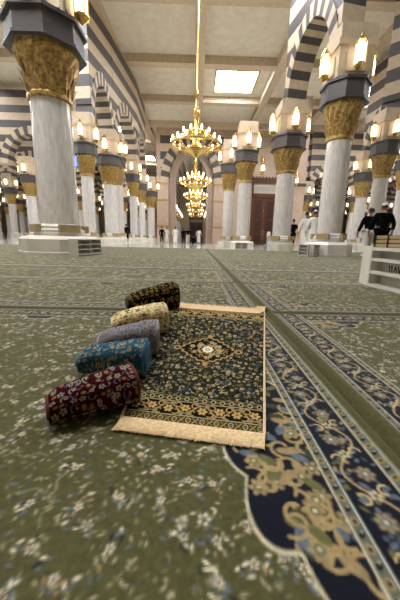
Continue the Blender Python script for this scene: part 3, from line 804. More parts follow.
# ------------------------------------------------------------------ the prayer rug
def homography(src, dst):
    A = []
    for (x, y), (u, v) in zip(src, dst):
        A.append([x, y, 1, 0, 0, 0, -u*x, -u*y, -u]); A.append([0, 0, 0, x, y, 1, -v*x, -v*y, -v])
    return np.linalg.svd(np.array(A))[2][-1].reshape(3, 3)
RW, RL = 0.70, 1.12
def rug_canvas():
    r = random.Random(11)
    G = (36, 36, 22); BLK = (14, 14, 15); GOLD = (152, 124, 78); CR = (172, 156, 116); BL = (74, 84, 100); GR = (112, 110, 84); NV = (24, 28, 40)
    c = Canvas(0, 0, RW, RL, .0018, G)
    # all-over flowers and vines
    cell = .030
    for j in range(int(RL/cell)+1):
        for i in range(int(RW/cell)+1):
            x = (i+.5*(j % 2)+r.uniform(-.45, .45))*cell; y = (j+r.uniform(-.45, .45))*cell
            if r.random() < .45: c.blob(x, y, cell*.7, r.choice((BLK, BLK, NV, (50, 48, 24))), cell*.4, r.uniform(0, PI))
            q = r.random(); k = r.uniform(.6, 1.25)
            if q < .2: c.flower(x, y, cell*.42*k, r.choice((CR, CR, GR)), BL, GOLD, 6, r.random()*3, BLK)
            elif q < .32: c.ring(x, y, cell*.27*k, .0036, CR); c.blob(x, y, cell*.14, r.choice((BL, BLK, GOLD)))
            elif q < .68:
                c.curl(x, y, cell*.6*k, r.uniform(0, 6), r.choice((-3.6, 3.6)), .0042, r.choice((CR, GR, GOLD, BL, (112, 92, 56), GR)))
                c.blob(x, y, cell*.15, r.choice((GR, GOLD, BL)))
            else:
                for _ in range(4): c.blob(x+r.uniform(-.5, .5)*cell, y+r.uniform(-.5, .5)*cell, cell*.24, r.choice((BL, GR, (112, 92, 56), CR, NV)), cell*.09, r.uniform(0, PI))
    # medallion
    mx, my, a, b = RW*.512, RL*.565, RW*.25, RL*.118
    th = np.linspace(0, 2*PI, 240, endpoint=False)
    def diamond(t, k=1.0):
        ct, st = math.cos(t), math.sin(t); p = 1.25
        rr = (abs(ct)**p+abs(st)**p)**(-1/p)
        rr *= 1+.035*math.cos(20*t)
        return (mx+a*k*rr*ct, my+b*k*rr*st)
    wn = c.win(mx-a*1.2, my-b*1.2, mx+a*1.2, my+b*1.2); jj, ii, X, Y = wn
    U, V = (X-mx)/a, (Y-my)/b
    t = np.arctan2(V, U); q = (np.abs(U)**1.25+np.abs(V)**1.25)**(1/1.25)/(1+.045*np.cos(20*t))
    d = (1-q)*b
    c.blend((jj, ii), (d+.016)/c.res+.5, G); c.blend((jj, ii), (d+.004)/c.res+.5, GOLD); c.blend((jj, ii), (d-.009)/c.res+.5, BLK)
    for k in range(110):
        u, v = r.uniform(-.8, .8), r.uniform(-.8, .8)
        if abs(u)+abs(v) > .82: continue
        x, y = mx+u*a, my+v*b
        (c.flower(x, y, .015, CR, BL, GOLD, 6) if r.random() < .5 else c.curl(x, y, .016, r.uniform(0, 6), 4, .004, GOLD))
    for rr_, cl in ((.05, GOLD), (.044, BLK)): c.scallop(mx, my, rr_*1.15, rr_*.95, cl, GOLD, 8, .12, .002)
    c.flower(mx, my, .036, (214, 206, 176), (90, 110, 130), (214, 206, 176), 8, 0, GOLD)
    for s in (-1, 1):
        c.blob(mx+s*a*1.09, my, .022, GOLD); c.blob(mx+s*a*1.09, my, .011, BLK); c.blob(mx+s*a*1.18, my, .008, GOLD)
        c.blob(mx, my+s*b*1.1, .016, GOLD, .02)
    # borders at both ends: guard, main band, guard
    for e in (0, 1):
        Yv = lambda v: (v*RL if e == 0 else RL-v*RL*.55)
        k = 1.0 if e == 0 else .55
        def band(v0, v1, col): c.rect(0, min(Yv(v0), Yv(v1)), RW, max(Yv(v0), Yv(v1)), col)
        band(0, .175, BLK)
        band(.002, .044, (58, 54, 28)); band(.044, .048, CR); band(.133, .137, CR); band(.137, .17, (40, 40, 26)); band(.17, .174, (120, 110, 80))
        n = 20
        for i in range(n):
            x = RW*(i+.5)/n
            if i % 2: c.blob(x, Yv(.022), .013, CR, .017*k); c.blob(x, Yv(.022), .009, BLK, .012*k); c.blob(x, Yv(.022), .004, GOLD)
            else: c.stroke([(x-.014, Yv(.008)), (x+.014, Yv(.036))], .006, (150, 134, 84)); c.stroke([(x-.014, Yv(.036)), (x+.014, Yv(.008))], .006, (120, 104, 56))
            c.blob(x, Yv(.0), .012, CR, .003) 
        n = 15
        for i in range(n):
            x = RW*(i+.5)/n; c.blob(x, Yv(.154), .014, CR, .014*k); c.blob(x, Yv(.154), .009, BLK, .009*k); c.blob(x+RW/n/2, Yv(.154), .007, (96, 90, 60))
        n = 4; per = RW/n; B = .08*RL*k
        for i in range(n):
            f = lambda u, v: (per*(i+u), Yv(.0905)+v*B)
            c.stroke([f(u, .36*math.sin(2*PI*u)) for u in np.linspace(0, 1, 21)], .0065, GOLD)
            for u, v in ((.25, -.05), (.75, .05)):
                x, y = f(u, v); c.flower(x, y, .027*math.sqrt(k), (176, 146, 92), GOLD, (90, 60, 30), 6, 0, (80, 62, 34))
            for u, v, a0, tn in ((.02, .25, 1, 4.4), (.48, -.22, 4, 4.4), (.52, .24, 2, -4.4), (.98, -.24, 5, -4.4)):
                x, y = f(u, v); c.curl(x, y, .022, a0, tn, .006, (164, 134, 82)); 
            for u, v in ((.12, .36), (.38, .4), (.62, -.4), (.88, -.38)):
                x, y = f(u, v); c.blob(x, y, .018, (130, 116, 88), .008, r.uniform(0, PI))
    return c
rc = rug_canvas()
RZ = CAR+.0105
quad_px = [(122, 416), (264, 433.5), (264, 314), (167, 307)]
quad = [at(x, y, RZ) for x, y in quad_px]
Hm = homography([(0, 0), (1, 0), (1, 1), (0, 1)], [(p.x, p.y) for p in quad])
def rug_pt(u, v):
    u, v = np.asarray(u, float), np.asarray(v, float)
    wv = Hm[2, 0]*u+Hm[2, 1]*v+Hm[2, 2]
    return (Hm[0, 0]*u+Hm[0, 1]*v+Hm[0, 2])/wv, (Hm[1, 0]*u+Hm[1, 1]*v+Hm[1, 2])/wv
org = quad[0]
def drape(x):                                  # the rug lies over the raised lip of the carpet seam
    d = np.maximum(np.abs(np.asarray(x, float)-XCR), .030)
    return .017*np.exp(-((d-.030)/.02)**2)
rug = thing('prayer_rug', 'dark green patterned prayer rug with gold medallion spread on the carpet, cream fringes', 'rug', (org.x, org.y, CAR+.0015))
U, V = np.meshgrid(np.linspace(0, 1, 250), np.linspace(0, 1, 400))
X, Y = rug_pt(U, V)
e = np.minimum(np.minimum(U, 1-U)*.5, np.minimum(V, 1-V)*.9)
Zr = .009-.006*np.exp(-(e/.004)**2)+.0008*np.sin(U*17)*np.sin(V*13)
grid_mesh('pile', np.stack([X-org.x, Y-org.y, Zr+drape(X)], -1), rc.sample(U*RW, V*RL), M['rug'], rug)
bm = bmesh.new()
ring_ = [rug_pt(u, v) for u, v in ((0, 0), (1, 0), (1, 1), (0, 1))]
prism(bm, [(float(x)-org.x, float(y)-org.y) for x, y in ring_], .0005, .004); obj('backing', bm, M['binding'], rug)
for uu in (0, 1):
    bm = bmesh.new(); pts = []
    for v in np.linspace(0, 1, 40):
        x, y = rug_pt(uu+(.004 if uu else -.004), v); pts.append((float(x)-org.x, float(y)-org.y, .0065+float(drape(x))))
    tube(bm, pts, .0042, 6); obj('side_binding', bm, M['binding'], rug, True)
def fringe(v_in, v_out, nstr, z0):
    bm = bmesh.new(); r = random.Random(5)
    for i in range(nstr):
        w_ = (i+r.uniform(.1, .9))/nstr; u = -.005+1.01*w_
        du = r.uniform(-.018, .018)-(.035*(1-w_)**2 if v_out < v_in else -.02*w_**6); ln = r.uniform(.9, 1.05)
        pts = []
        for t in (0, .25, .6, 1):
            x, y = rug_pt(u+du*t*t, v_in+(v_out-v_in)*ln*t); pts.append((float(x)-org.x, float(y)-org.y, z0*(1-t)+.0025*(1-t)+.0028+r.uniform(0, .003)*t+float(drape(x))))
        tube(bm, pts, [.0014, .0017, .0016, .0008], 4)
    # woven heading behind the strands
    hd = [rug_pt(u, v) for u, v in ((0, v_in), (1, v_in), (1, v_in+(v_out-v_in)*.18), (0, v_in+(v_out-v_in)*.18))]
    prism(bm, [(float(x)-org.x, float(y)-org.y) for x, y in hd], .001, .0075)
    hd = [rug_pt(u, v) for u, v in ((0, v_in), (1, v_in), (1, v_in+(v_out-v_in)*.9), (0, v_in+(v_out-v_in)*.9))]
    prism(bm, [(float(x)-org.x, float(y)-org.y) for x, y in hd], .0004, .0022)
    o = obj('fringe', bm, M['fringe'], rug)
def inv_v(px, py, u):
    p = at(px, py, CAR+.003); q = np.linalg.inv(Hm) @ np.array([p.x, p.y, 1]); return q[1]/q[2]
vo_n = (inv_v(107, 430.5, 0)+inv_v(264, 449.5, 1))/2
vo_f = (inv_v(182, 303.5, 0)+inv_v(266, 308.5, 1))/2
fringe(0, vo_n, 420, .004); fringe(1, vo_f, 380, .004)

# ------------------------------------------------------------------ five rolled rugs
def roll_canvas(L, Gt, ground, pal, seed, cell):
    r = random.Random(seed)
    c = Canvas(0, 0, L, Gt, .0014, ground)
    nx, ny = max(2, round(L/cell)), max(3, round(Gt/cell))
    for j in range(ny):
        for i in range(nx):
            x = (i+.5+r.uniform(-.25, .25))*L/nx; y = (j+.5+r.uniform(-.2, .2))*Gt/ny
            q = (i+j*2+r.randrange(2)) % 5
            if q == 0: c.flower(x, y, cell*.42, pal['petal'], pal['mid'], pal['eye'], 5, r.random()*3, pal['out'])
            elif q == 1:
                c.curl(x, y, cell*.5, r.uniform(0, 6), 4.4, cell*.10, pal['vine']); c.blob(x, y, cell*.13, pal['petal'])
            elif q == 2:
                c.curl(x, y, cell*.55, r.uniform(0, 6), -4.0, cell*.1, pal['vine2']); c.blob(x+.3*cell, y, cell*.15, pal['gold'], cell*.08, r.random()*3)
            elif q == 3:
                c.flower(x, y, cell*.28, pal['gold'], pal['out'], pal['petal'], 6, r.random()*3, pal['out']); c.blob(x+.45*cell, y+.3*cell, cell*.2, pal['mid'], cell*.08, r.random()*3)
            else:
                for _ in range(3): c.blob(x+r.uniform(-.4, .4)*cell, y+r.uniform(-.4, .4)*cell, cell*.2, r.choice((pal['petal'], pal['mid'], pal['gold'])), cell*.08, r.uniform(0, PI))
                c.ring(x, y, cell*.2, cell*.08, pal['vine'])
    return c
def rolled_rug(label, pl, pr, wd, ht, ground, pal, seed, rim, tilt=0.0, cell=.04, taper=.62):
    """pl, pr: ground points under the two ends of the roll's axis"""
    L = (pr-pl).length; mid = (pl+pr)/2; ang = math.atan2(pr.y-pl.y, pr.x-pl.x)
    t = thing('rolled_rug', label, 'rug', (mid.x, mid.y, mid.z), ang, 'rolled prayer rugs in a row')
    r = random.Random(seed)
    nt_, nl = 120, 150
    th = np.linspace(0, 2*PI, nt_, endpoint=False)
    p = 3.1
    def section(th, s=1.0):
        cx = np.sign(np.cos(th))*np.abs(np.cos(th))**(2/p); cz = np.sign(np.sin(th))*np.abs(np.sin(th))**(2/p)
        y = cx*wd/2*s; z = cz*ht/2*s
        z = np.where(z < 0, z*.96, z*(1+.10*(1-(y/(wd/2))**2)))
        return y-z*tilt, z
    Tt, Ss = np.meshgrid(th, np.linspace(-1, 1, nl), indexing='ij')
    es = np.abs(Ss); endr = 1-np.where(Ss > 0, .06, .16)*np.clip((es-np.where(Ss > 0, .94, .84))/np.where(Ss > 0, .06, .16), 0, 1)**2
    yv, zv = section(Tt)
    lump = 1+.025*np.sin(Ss*3.1+seed)*np.cos(Tt*2+seed)+.012*np.sin(Ss*11+Tt*3)
    lip = np.where((Tt > .5*PI) & (Tt < .5*PI+.10), 1.03, 1.0)       # outer flap of the coil
    yv = yv*endr*lump*lip; zv = zv*endr*lump*lip
    tp = taper+(1-taper)*np.clip((Ss+1)/2*1.25, 0, 1)**.8
    yv = yv*(.5+.5*tp); zv = zv*tp
    Xv = Ss*L/2
    zmin = zv.min(axis=0, keepdims=True)
    Zv = zv - zmin + .001
    c = roll_canvas(L, PI*(wd+ht)/2, ground, pal, seed, cell)
    col = c.sample((Ss+1)/2*L, Tt/(2*PI)*PI*(wd+ht)/2)
    grid_mesh('rolled_body', np.stack([Xv, yv, Zv], -1), col, M['rollpile'], t, True, True)
    def zo(s_): return ht/2*.96*(1 if s_ > 0 else taper)*.98
    mr = mat('rug_edge_%d' % seed, rim, .9, var=.2, scale=200)
    for s in (-1, 1):                                                  # spiral of layers at each end
        bm = bmesh.new(); turns = 4.5; N = 170; q = []
        for k in range(N):
            a = 2*PI*turns*k/(N-1); rr = .10+.82*k/(N-1)
            kz = 1 if s > 0 else taper*.9; ky = (.5+.5*kz); zoff = zo(s)
            y, z = section(np.array([a % (2*PI)]), rr*.9); y, z = float(y[0])*ky, float(z[0])*kz+zoff
            nrm = Vector((0, y, z-zoff)).normalized()*.0055
            q.append([bm.verts.new((s*(L/2+dx), y+nrm.y*g, z+nrm.z*g)) for dx, g in ((-.004, -1), (.005, -.7), (.005, .7), (-.004, 1))])
        for k in range(N-1):
            for m_ in range(3): bm.faces.new((q[k][m_], q[k][m_+1], q[k+1][m_+1], q[k+1][m_]))
        obj('coil_edge', bm, mr, t, True)
        bm = bmesh.new(); vsn = []
        for k in range(40):
            y, z = section(np.array([2*PI*k/40]), .88); vsn.append(bm.verts.new((s*(L/2-.003), float(y[0])*ky, float(z[0])*kz+zoff)))
        bm.faces.new(vsn); obj('coil_core', bm, M['binding'] if False else mr, t)
    # bound side edge of the outer layer at the right-hand end
    bm = bmesh.new(); q = []
    for k in range(61):
        a = 2*PI*k/60; y, z = section(np.array([a]), .95); y, z = float(y[0]), float(z[0])+zo(1)
        pz = max(z, .004); q.append((L/2-.004, y, pz))
    tube(bm, q, .0055, 6); obj('edge_binding', bm, mr, t, True)
    return t
def gp(px, py): return at(px, py, CAR+.001)
def gr(px, py): return at(px, py, RZ+.001)
rolled_rug('dark red rolled rug with cream and blue flowers, nearest of the five rolls', gr(49, 418), gr(134, 396.5), .125, .098,
    (44, 4, 9), dict(petal=(158, 140, 106), mid=(74, 88, 116), eye=(40, 8, 12), out=(24, 6, 10), vine=(140, 138, 128), vine2=(70, 84, 112), gold=(150, 108, 64)), 31, (78, 8, 16), cell=.023)
rolled_rug('teal blue rolled rug with tan flowers, between the red and the grey roll', gr(83, 369.5), gr(147.5, 371.5), .13, .115,
    (38, 78, 100), dict(petal=(176, 158, 122), mid=(60, 76, 86), eye=(30, 26, 24), out=(18, 28, 36), vine=(160, 144, 108), vine2=(18, 34, 46), gold=(160, 120, 64)), 32, (48, 96, 124), cell=.022)
rolled_rug('grey rolled rug with black and tan flowers, middle one of the five rolls', gr(100.5, 352), gr(158.5, 350.5), .15, .128,
    (118, 116, 124), dict(petal=(176, 168, 152), mid=(60, 62, 72), eye=(30, 28, 28), out=(34, 32, 36), vine=(46, 44, 50), vine2=(34, 34, 40), gold=(140, 106, 70)), 33, (136, 132, 134), cell=.023)
rolled_rug('cream rolled rug with dark flowers, between the grey and the black roll', gr(112.5, 334), gr(165.5, 330), .17, .143,
    (212, 192, 144), dict(petal=(50, 48, 46), mid=(100, 96, 88), eye=(190, 150, 90), out=(28, 26, 26), vine=(86, 74, 54), vine2=(44, 42, 40), gold=(140, 100, 54)), 34, (196, 186, 156), cell=.027)
rolled_rug('black rolled rug with gold flowers, farthest of the five rolls', gr(127.5, 310), gr(175.5, 306.5), .2, .17,
    (13, 12, 12), dict(petal=(140, 112, 62), mid=(70, 60, 44), eye=(20, 18, 16), out=(30, 26, 20), vine=(130, 102, 52), vine2=(100, 90, 66), gold=(170, 128, 54)), 35, (24, 22, 20), cell=.034, taper=.5)

# ------------------------------------------------------------------ shoe racks and cabinet
def rack(label, p_l, p_r, height, depth, ncol, nrow, side_slots=False):
    """open white shoe rack; front runs from p_l to p_r on the floor"""
    d = p_r-p_l; Wd = d.length; ang = math.atan2(d.y, d.x)
    t = thing('shoe_rack', label, 'rack', (p_l.x, p_l.y, CAR+.0015 if p_l.y < 15.2 else 0), ang)
    th = .025
    bm = bmesh.new()
    box2(bm, (0, 0, 0), (th, depth, height)); box2(bm, (Wd-th, 0, 0), (Wd, depth, height)); box2(bm, (th, 0, height-th), (Wd-th, depth, height)); box2(bm, (th, 0, .02), (Wd-th, depth, .06))
    obj('carcass', bm, M['white'], t)
    bm = bmesh.new(); box2(bm, (th, depth-.02, .06), (Wd-th, depth-.005, height-th)); obj('back_panel', bm, M['whiteb'], t)
    for k in range(1, ncol):
        bm = bmesh.new(); x = Wd*k/ncol; box2(bm, (x-th/2, .004, .06), (x+th/2, depth-.02, height-th)); obj('divider', bm, M['white'], t)
    for k in range(1, nrow):
        bm = bmesh.new(); z = .04+(height-.05)*k/nrow
        for c_ in range(ncol):
            a, b = Wd*c_/ncol+th*.6, Wd*(c_+1)/ncol-th*.6
            box2(bm, (max(a, th), .006, z-.012), (min(b, Wd-th), depth-.02, z+.012))
        obj('shelf', bm, M['white'], t)
    return t
rack('white shoe rack with open compartments at the foot of the thick left column', at(78.5, 257.2), at(101.8, 254.6), .42, .24, 2, 3)
rack('white shoe rack with three openings at the foot of the thick right column', at(297.2, 256.6), at(307.6, 257.2), .40, .14, 1, 3)
rack('white narrow shoe rack at the corner of the thick right column pedestal', at(312.8, 257.2), at(318.6, 256.2), .40, .10, 2, 3)
rack('white shoe rack below the column just left of the wooden door', at(235.2, 249.6), at(247.5, 249.8), .36, .16, 2, 2)
rack('white shoe rack below the column just right of the wooden door', at(274.5, 250.9), at(286.5, 251.6), .36, .16, 2, 3)

# white cabinet at the right edge
A = at(365.8, 286.6); Bp = at(400, 295.4); dirc = (Bp-A).normalized(); far_end = A; Lc = 1.15
t = thing('shoe_cabinet', 'white open-shelved cabinet with black numerals at the right edge of the photo', 'cabinet', (A.x, A.y, CAR+.002), math.atan2(dirc.y, dirc.x))
# local x runs along the front towards the camera, local +y goes away from the front (into the cabinet)
HT = atY(372, 247.3, A.y).z-CAR; dep = .38; tk = .028
bm = bmesh.new()
box2(bm, (0, 0, 0), (tk, dep, HT)); box2(bm, (Lc-tk, 0, 0), (Lc, dep, HT)); box2(bm, (tk, 0, HT-.035), (Lc-tk, dep, HT)); box2(bm, (tk, 0, 0), (Lc-tk, dep, .03))
obj('carcass', bm, M['white'], t)
bm = bmesh.new(); box2(bm, (tk, .12, .03), (Lc-tk, .135, HT-.035)); obj('back_panel', bm, M['whiteb'], t)
for z in (HT*.37, HT*.69):
    bm = bmesh.new(); box2(bm, (tk, .004, z-.016), (Lc-tk, .12, z+.016)); obj('shelf', bm, M['white'], t)
# marble end panel running on behind the far corner
bm = bmesh.new()
e2 = at(358.5, 283.3)-A; ca, sa = math.cos(-t.rotation_euler.z), math.sin(-t.rotation_euler.z)
ex, ey = e2.x*ca-e2.y*sa, e2.x*sa+e2.y*ca
prism(bm, [(0, .0), (0, .3), (ex+.1, ey+.3), (ex, ey)], 0, HT*1.02)
obj('end_panel', bm, M['pedestal'], t)
# raised book rest of tan slats on top
bm = bmesh.new(); hs = .125
for k in range(3): box2(bm, (.012, .03, HT+.006+k*.044), (Lc-.03, .048, HT+.040+k*.044))
obj('slat_back', bm, M['slat'], t, label='tan slatted back above the white shelves')
bm = bmesh.new(); box2(bm, (.012, .05, HT), (Lc-.03, .056, HT+hs+.006)); obj('slat_gap_shade', bm, M['black'], t)  # black sheet added behind the slats, standing in for shade in their gaps
for x in (.012, .21, .41, .68, Lc-.04):
    bm = bmesh.new(); box2(bm, (x-.006, .02, HT), (x+.006, .055, HT+hs+.012)); obj('slat_post', bm, M['black'], t)
# numerals painted on the back panel (Arabic-Indic digits)
bm = bmesh.new()
zc_ = HT*.53; sz = .062
def stroke3(pts, wd=.011):
    for (x0, z0), (x1, z1) in zip(pts[:-1], pts[1:]):
        L = math.hypot(x1-x0, z1-z0); an = math.atan2(z1-z0, x1-x0)
        Mx = Matrix.Translation(((x0+x1)/2, .1175, (z0+z1)/2)) @ Matrix.Rotation(-an, 4, 'Y')
        box(bm, (0, 0, 0), (L+wd*.6, .003, wd), 0, 0, Mx)
ld = Matrix.Rotation(-t.rotation_euler.z, 3, 'Z') @ ray(389.5, 269); lo_ = Matrix.Rotation(-t.rotation_euler.z, 3, 'Z') @ (CAM-t.location)
kk_ = (.12-lo_.y)/ld.y; X0 = lo_.x+ld.x*kk_; zc_ = lo_.z+ld.z*kk_; print('digits', X0, zc_, HT)
def one(x): stroke3([(x-.012, zc_+sz*.42), (x, zc_+sz*.5), (x+.006, zc_-sz*.5)])
one(X0); one(X0+.036)
stroke3([(X0+.068, zc_-sz*.5), (X0+.09, zc_+sz*.5), (X0+.112, zc_-sz*.5)])
stroke3([(X0+.128, zc_+sz*.5), (X0+.15, zc_-sz*.5), (X0+.172, zc_+sz*.5)])
obj('number', bm, M['black'], t)

# small pale blue container by the column
p = atY(268.2, 240, 17.2)
t = thing('water_container', 'small pale blue and white container beside the column right of the wooden door', 'container', (p.x, 17.2, 0))
bm = bmesh.new(); lathe(bm, [(.09, 0), (.1, .04), (.1, .62), (.07, .68)], 14); obj('tank', bm, M['blue'], t, True)
bm = bmesh.new(); lathe(bm, [(.075, .68), (.11, .72), (.11, .95), (.05, 1.02)], 14); obj('lid', bm, M['white'], t, True)

# ------------------------------------------------------------------ people
def skin_mesh(name, nodes, edges, sub=1, root=0):
    me = bpy.data.meshes.new('tmp'); me.from_pydata([n_[0] for n_ in nodes], edges, [])
    o = bpy.data.objects.new('tmp', me); C.objects.link(o)
    md = o.modifiers.new('s', 'SKIN'); md.use_smooth_shade = True
    for i, v in enumerate(me.skin_vertices[0].data):
        r_ = nodes[i][1]; v.radius = r_ if isinstance(r_, tuple) else (r_, r_); v.use_root = (i == root)
    sb = o.modifiers.new('d', 'SUBSURF'); sb.levels = sub; sb.render_levels = sub
    dg = bpy.context.evaluated_depsgraph_get(); dg.update()
    out = bpy.data.meshes.new_from_object(o.evaluated_get(dg)); out.name = name
    bpy.data.objects.remove(o); bpy.data.meshes.remove(me)
    return out
def add_head(me, c, s=1.0):
    bm = bmesh.new(); bm.from_mesh(me)
    r_ = bmesh.ops.create_uvsphere(bm, u_segments=20, v_segments=14, radius=1)
    for v in r_['verts']:
        x, y, z = v.co
        k = 1-.22*max(0, -z)                                # narrower jaw
        nose = .16*math.exp(-((x/.16)**2+((z+.12)/.22)**2)) if y > .3 else 0
        sock = -.06*math.exp(-(((abs(x)-.36)/.16)**2+((z-.08)/.12)**2)) if y > .3 else 0
        mouth = -.03*math.exp(-((x/.3)**2+((z+.52)/.06)**2)) if y > .3 else 0
        v.co = (c[0]+s*.077*x*k, c[1]+s*(.098*y*k+.1*(nose+sock+mouth)), c[2]+s*.118*z)
    for sx_ in (-1, 1):
        q = bmesh.ops.create_uvsphere(bm, u_segments=8, v_segments=6, radius=1)
        for v in q['verts']: v.co = (c[0]+s*(sx_*.078+.012*v.co.x), c[1]+s*(-.005+.022*v.co.y), c[2]+s*(-.005+.034*v.co.z))
    bm.to_mesh(me); bm.free(); me.polygons.foreach_set('use_smooth', [True]*len(me.polygons))
def person(label, loc, rz, h=1.72, top='black', bottom='white', robe=False, cap=False, stride=.0, sit=False, group=None, arms=.1, bulk=1.0):
    t = thing('person', label, 'person', loc, rz, group); k = h/1.72; t.scale = (k*bulk, k*bulk, k)
    st = stride
    if sit: hip = .12; 
    else: hip = .92
    def leg(s):
        if sit: return [((s*.1, 0, hip), .1), ((s*.3, .28, .12), .085), ((-s*.05, .38, .07), .06), ((-s*.14, .42, .05), .045), ((-s*.2, .5, .04), .035)]
        f = s*st
        return [((s*.095, 0, hip-.03), .095), ((s*.1, f*.55+.03, .5), .064), ((s*.105, f-.02, .1), .043), ((s*.11, f+.0, .05), .043), ((s*.115, f+.15, .035), .036)]
    def arm(s):
        f = -s*st*.6; z0 = hip+.49
        return [((s*.19, 0, z0), .055), ((s*(.25+arms*.4), f*.4-.01, z0-.28), .044), ((s*(.25+arms*.5), f+.05, z0-.52), .032), ((s*(.25+arms*.5), f+.06, z0-.6), (.018, .034))]
    N = [((0, 0, hip), (.13, .1)), ((0, .0, hip+.2), (.13, .09)), ((0, -.01, hip+.4), (.155, .1)), ((0, 0, hip+.52), (.11, .075)), ((0, .01, hip+.6), .05), ((0, .015, hip+.66), .05)]
    E = [(0, 1), (1, 2), (2, 3), (3, 4), (4, 5)]
    for s in (-1, 1):
        b = len(N); L = leg(s); N += L; E += [(0, b)]+[(b+i, b+i+1) for i in range(len(L)-1)]
        b = len(N); A_ = arm(s); N += A_; E += [(2, b)]+[(b+i, b+i+1) for i in range(len(A_)-1)]
        wr = b+3; w0 = Vector(A_[3][0])
        for fi, (dy, ln) in enumerate(((.028, .072), (.010, .082), (-.008, .078), (-.026, .062))):
            b2 = len(N)
            N += [((w0.x, w0.y+dy, w0.z-.045), .010), ((w0.x-s*.006, w0.y+dy, w0.z-.045-ln*.55), .009), ((w0.x-s*.022, w0.y+dy, w0.z-.045-ln), .0075)]
            E += [(wr, b2), (b2, b2+1), (b2+1, b2+2)]
        b2 = len(N); N += [((w0.x-s*.012, w0.y+.042, w0.z-.01), .011), ((w0.x-s*.022, w0.y+.052, w0.z-.05), .009)]; E += [(wr, b2), (b2, b2+1)]
    me = skin_mesh('body', N, E, 1); hc = (0, .025, hip+.74); add_head(me, hc)
    me.materials.clear(); me.materials.append(M['skin'])
    o = bpy.data.objects.new('body', me); link(o, t)
    mt = {'black': M['cloth_black'], 'white': M['cloth_white']}
    # hair or cap
    bm = bmesh.new(); q = bmesh.ops.create_uvsphere(bm, u_segments=20, v_segments=14, radius=1)
    bmesh.ops.delete(bm, geom=[v for v in bm.verts if v.co.z < (.3 if cap else (-.35 if v.co.y < .1 else .35))], context='VERTS')
    for v in bm.verts: v.co = (hc[0]+.084*v.co.x, hc[1]+.105*v.co.y-.004, hc[2]+.126*v.co.z+(.012 if cap else 0))
    if cap:
        obj('knitted_cap', bm, M['cap_white'], t, True)
        bm = bmesh.new(); q = bmesh.ops.create_uvsphere(bm, u_segments=16, v_segments=12, radius=1)
        bmesh.ops.delete(bm, geom=[v for v in bm.verts if v.co.z < -.4 or v.co.z > .35 or v.co.y > .15], context='VERTS')
        for v in bm.verts: v.co = (hc[0]+.081*v.co.x, hc[1]+.102*v.co.y-.003, hc[2]+.122*v.co.z)
        obj('hair', bm, M['hair'], t, True)
    else: obj('hair', bm, M['hair'], t, True)
    def clothed(name, nodes, edges, m):
        me = skin_mesh(name, nodes, edges, 1); me.materials.clear(); me.materials.append(m); link(bpy.data.objects.new(name, me), t)
    # upper garment
    N = [((0, 0, hip-.16), (.15, .125)), ((0, .0, hip+.2), (.158, .112)), ((0, -.01, hip+.4), (.18, .122)), ((0, 0, hip+.515), (.115, .085)), ((0, .005, hip+.555), (.068, .062))]
    E = [(0, 1), (1, 2), (2, 3), (3, 4)]
    for s in (-1, 1):
        A_ = arm(s)[:3]; b = len(N); N += [(A_[0][0], .075), (A_[1][0], .062), (tuple(Vector(A_[1][0])*.08+Vector(A_[2][0])*.92), .05)]; E += [(2, b), (b, b+1), (b+1, b+2)]
    clothed('shirt' if not robe else 'robe_top', N, E, mt[top])
    if robe and not sit:
        bm = bmesh.new(); rings = []
        for z, rx, ry in ((hip+.1, .175, .125), (hip-.1, .2, .15), (.55, .2, .17+st*.3), (.3, .205, .18+st*.4), (.13, .21, .19+st*.45)):
            rings.append([bm.verts.new(((rx+.012*math.sin(7*a))*math.cos(a), (ry+.012*math.sin(7*a))*math.sin(a), z)) for a in np.linspace(0, 2*PI, 28, endpoint=False)])
        for i in range(len(rings)-1):
            for q in range(28): bm.faces.new((rings[i][q], rings[i][(q+1) % 28], rings[i+1][(q+1) % 28], rings[i+1][q]))
        obj('robe', bm, mt[bottom], t, True)
    else:
        N = [((0, 0, hip), (.15, .118))]; E = []
        for s in (-1, 1):
            L = leg(s)[:3]; b = len(N)
            N += [(L[0][0], .112), (L[1][0], .088), (tuple(Vector(L[2][0])+Vector((0, 0, .01))), .07)]; E += [(0, b), (b, b+1), (b+1, b+2)]
        clothed('trousers', N, E, mt[bottom])
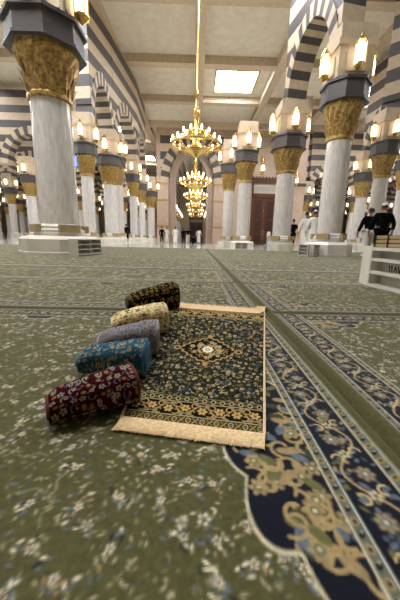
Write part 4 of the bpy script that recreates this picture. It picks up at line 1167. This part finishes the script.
    if not sit:
        for s in (-1, 1):
            L = leg(s); bm = bmesh.new(); y = L[3][0][1]
            q = bmesh.ops.create_uvsphere(bm, u_segments=12, v_segments=8, radius=1)
            for v in q['verts']: v.co = (L[3][0][0]+.048*v.co.x, y+.06+.14*v.co.y, max(0.0, .035+.05*v.co.z))
            obj('shoe', bm, M['shoe_white'] if bottom == 'white' else M['shoe'], t, True)
    return t
def stand(px, d): p = atY(px, 240, d); return (p.x, d, CAR+.003 if d < 15.2 else 0.0)
person('man in black shirt and black trousers walking away beside the right-hand column', stand(292.3, 17.0), .1, 1.70, 'black', 'black', stride=.16)
person('man in white robe, bareheaded, left of the pair walking between the right columns', stand(304.8, 13.1), .05, 1.72, 'white', 'white', robe=True, stride=.1)
person('man in white robe and white cap, right of the pair near the shoe rack', stand(313.0, 12.5), -.05, 1.74, 'white', 'white', robe=True, cap=True, stride=.1)
person('dark-haired man in black jacket and white trousers behind the white cabinet', stand(367.8, 10.9), .15, 1.70, 'black', 'white', stride=.1, arms=.08, bulk=1.22)
person('man in black jacket and white cap, right of the pair behind the white cabinet', stand(380.3, 9.9), -.05, 1.74, 'black', 'black', cap=True, stride=.08, arms=.08, bulk=1.22)
fp = [(161.8, 30.5, 'black', 'black', False, False, 'person in black clothes standing at the left foot of the gateway arch'),
      (166.8, 31, 'white', 'white', True, False, 'person in white robe next to the one in black at the gateway arch'),
      (175.2, 29.5, 'white', 'white', True, False, 'person in long white robe alone inside the left of the gateway'),
      (183.4, 33, 'black', 'black', False, False, 'person in black clothes left of the one with white trousers in the gateway'),
      (187.8, 31.5, 'black', 'white', False, False, 'person with black top and white trousers in the middle of the gateway'),
      (198.6, 32, 'white', 'white', True, False, 'person in white robe walking in front of the distant corridor door'),
      (193.3, 33.5, 'black', 'black', False, True, 'person in black sitting on the floor in the gateway'),
      (126.4, 26.5, 'black', 'black', False, False, 'person in black among the columns left of the gateway')]
for px, d, a_, b_, rb, sit, lab in fp:
    person(lab, stand(px, d), rnd.uniform(-.4, .4)+(PI if px in (175.2, 187.8) else 0), 1.62, a_, b_, robe=rb, sit=sit, stride=0 if sit else .08)
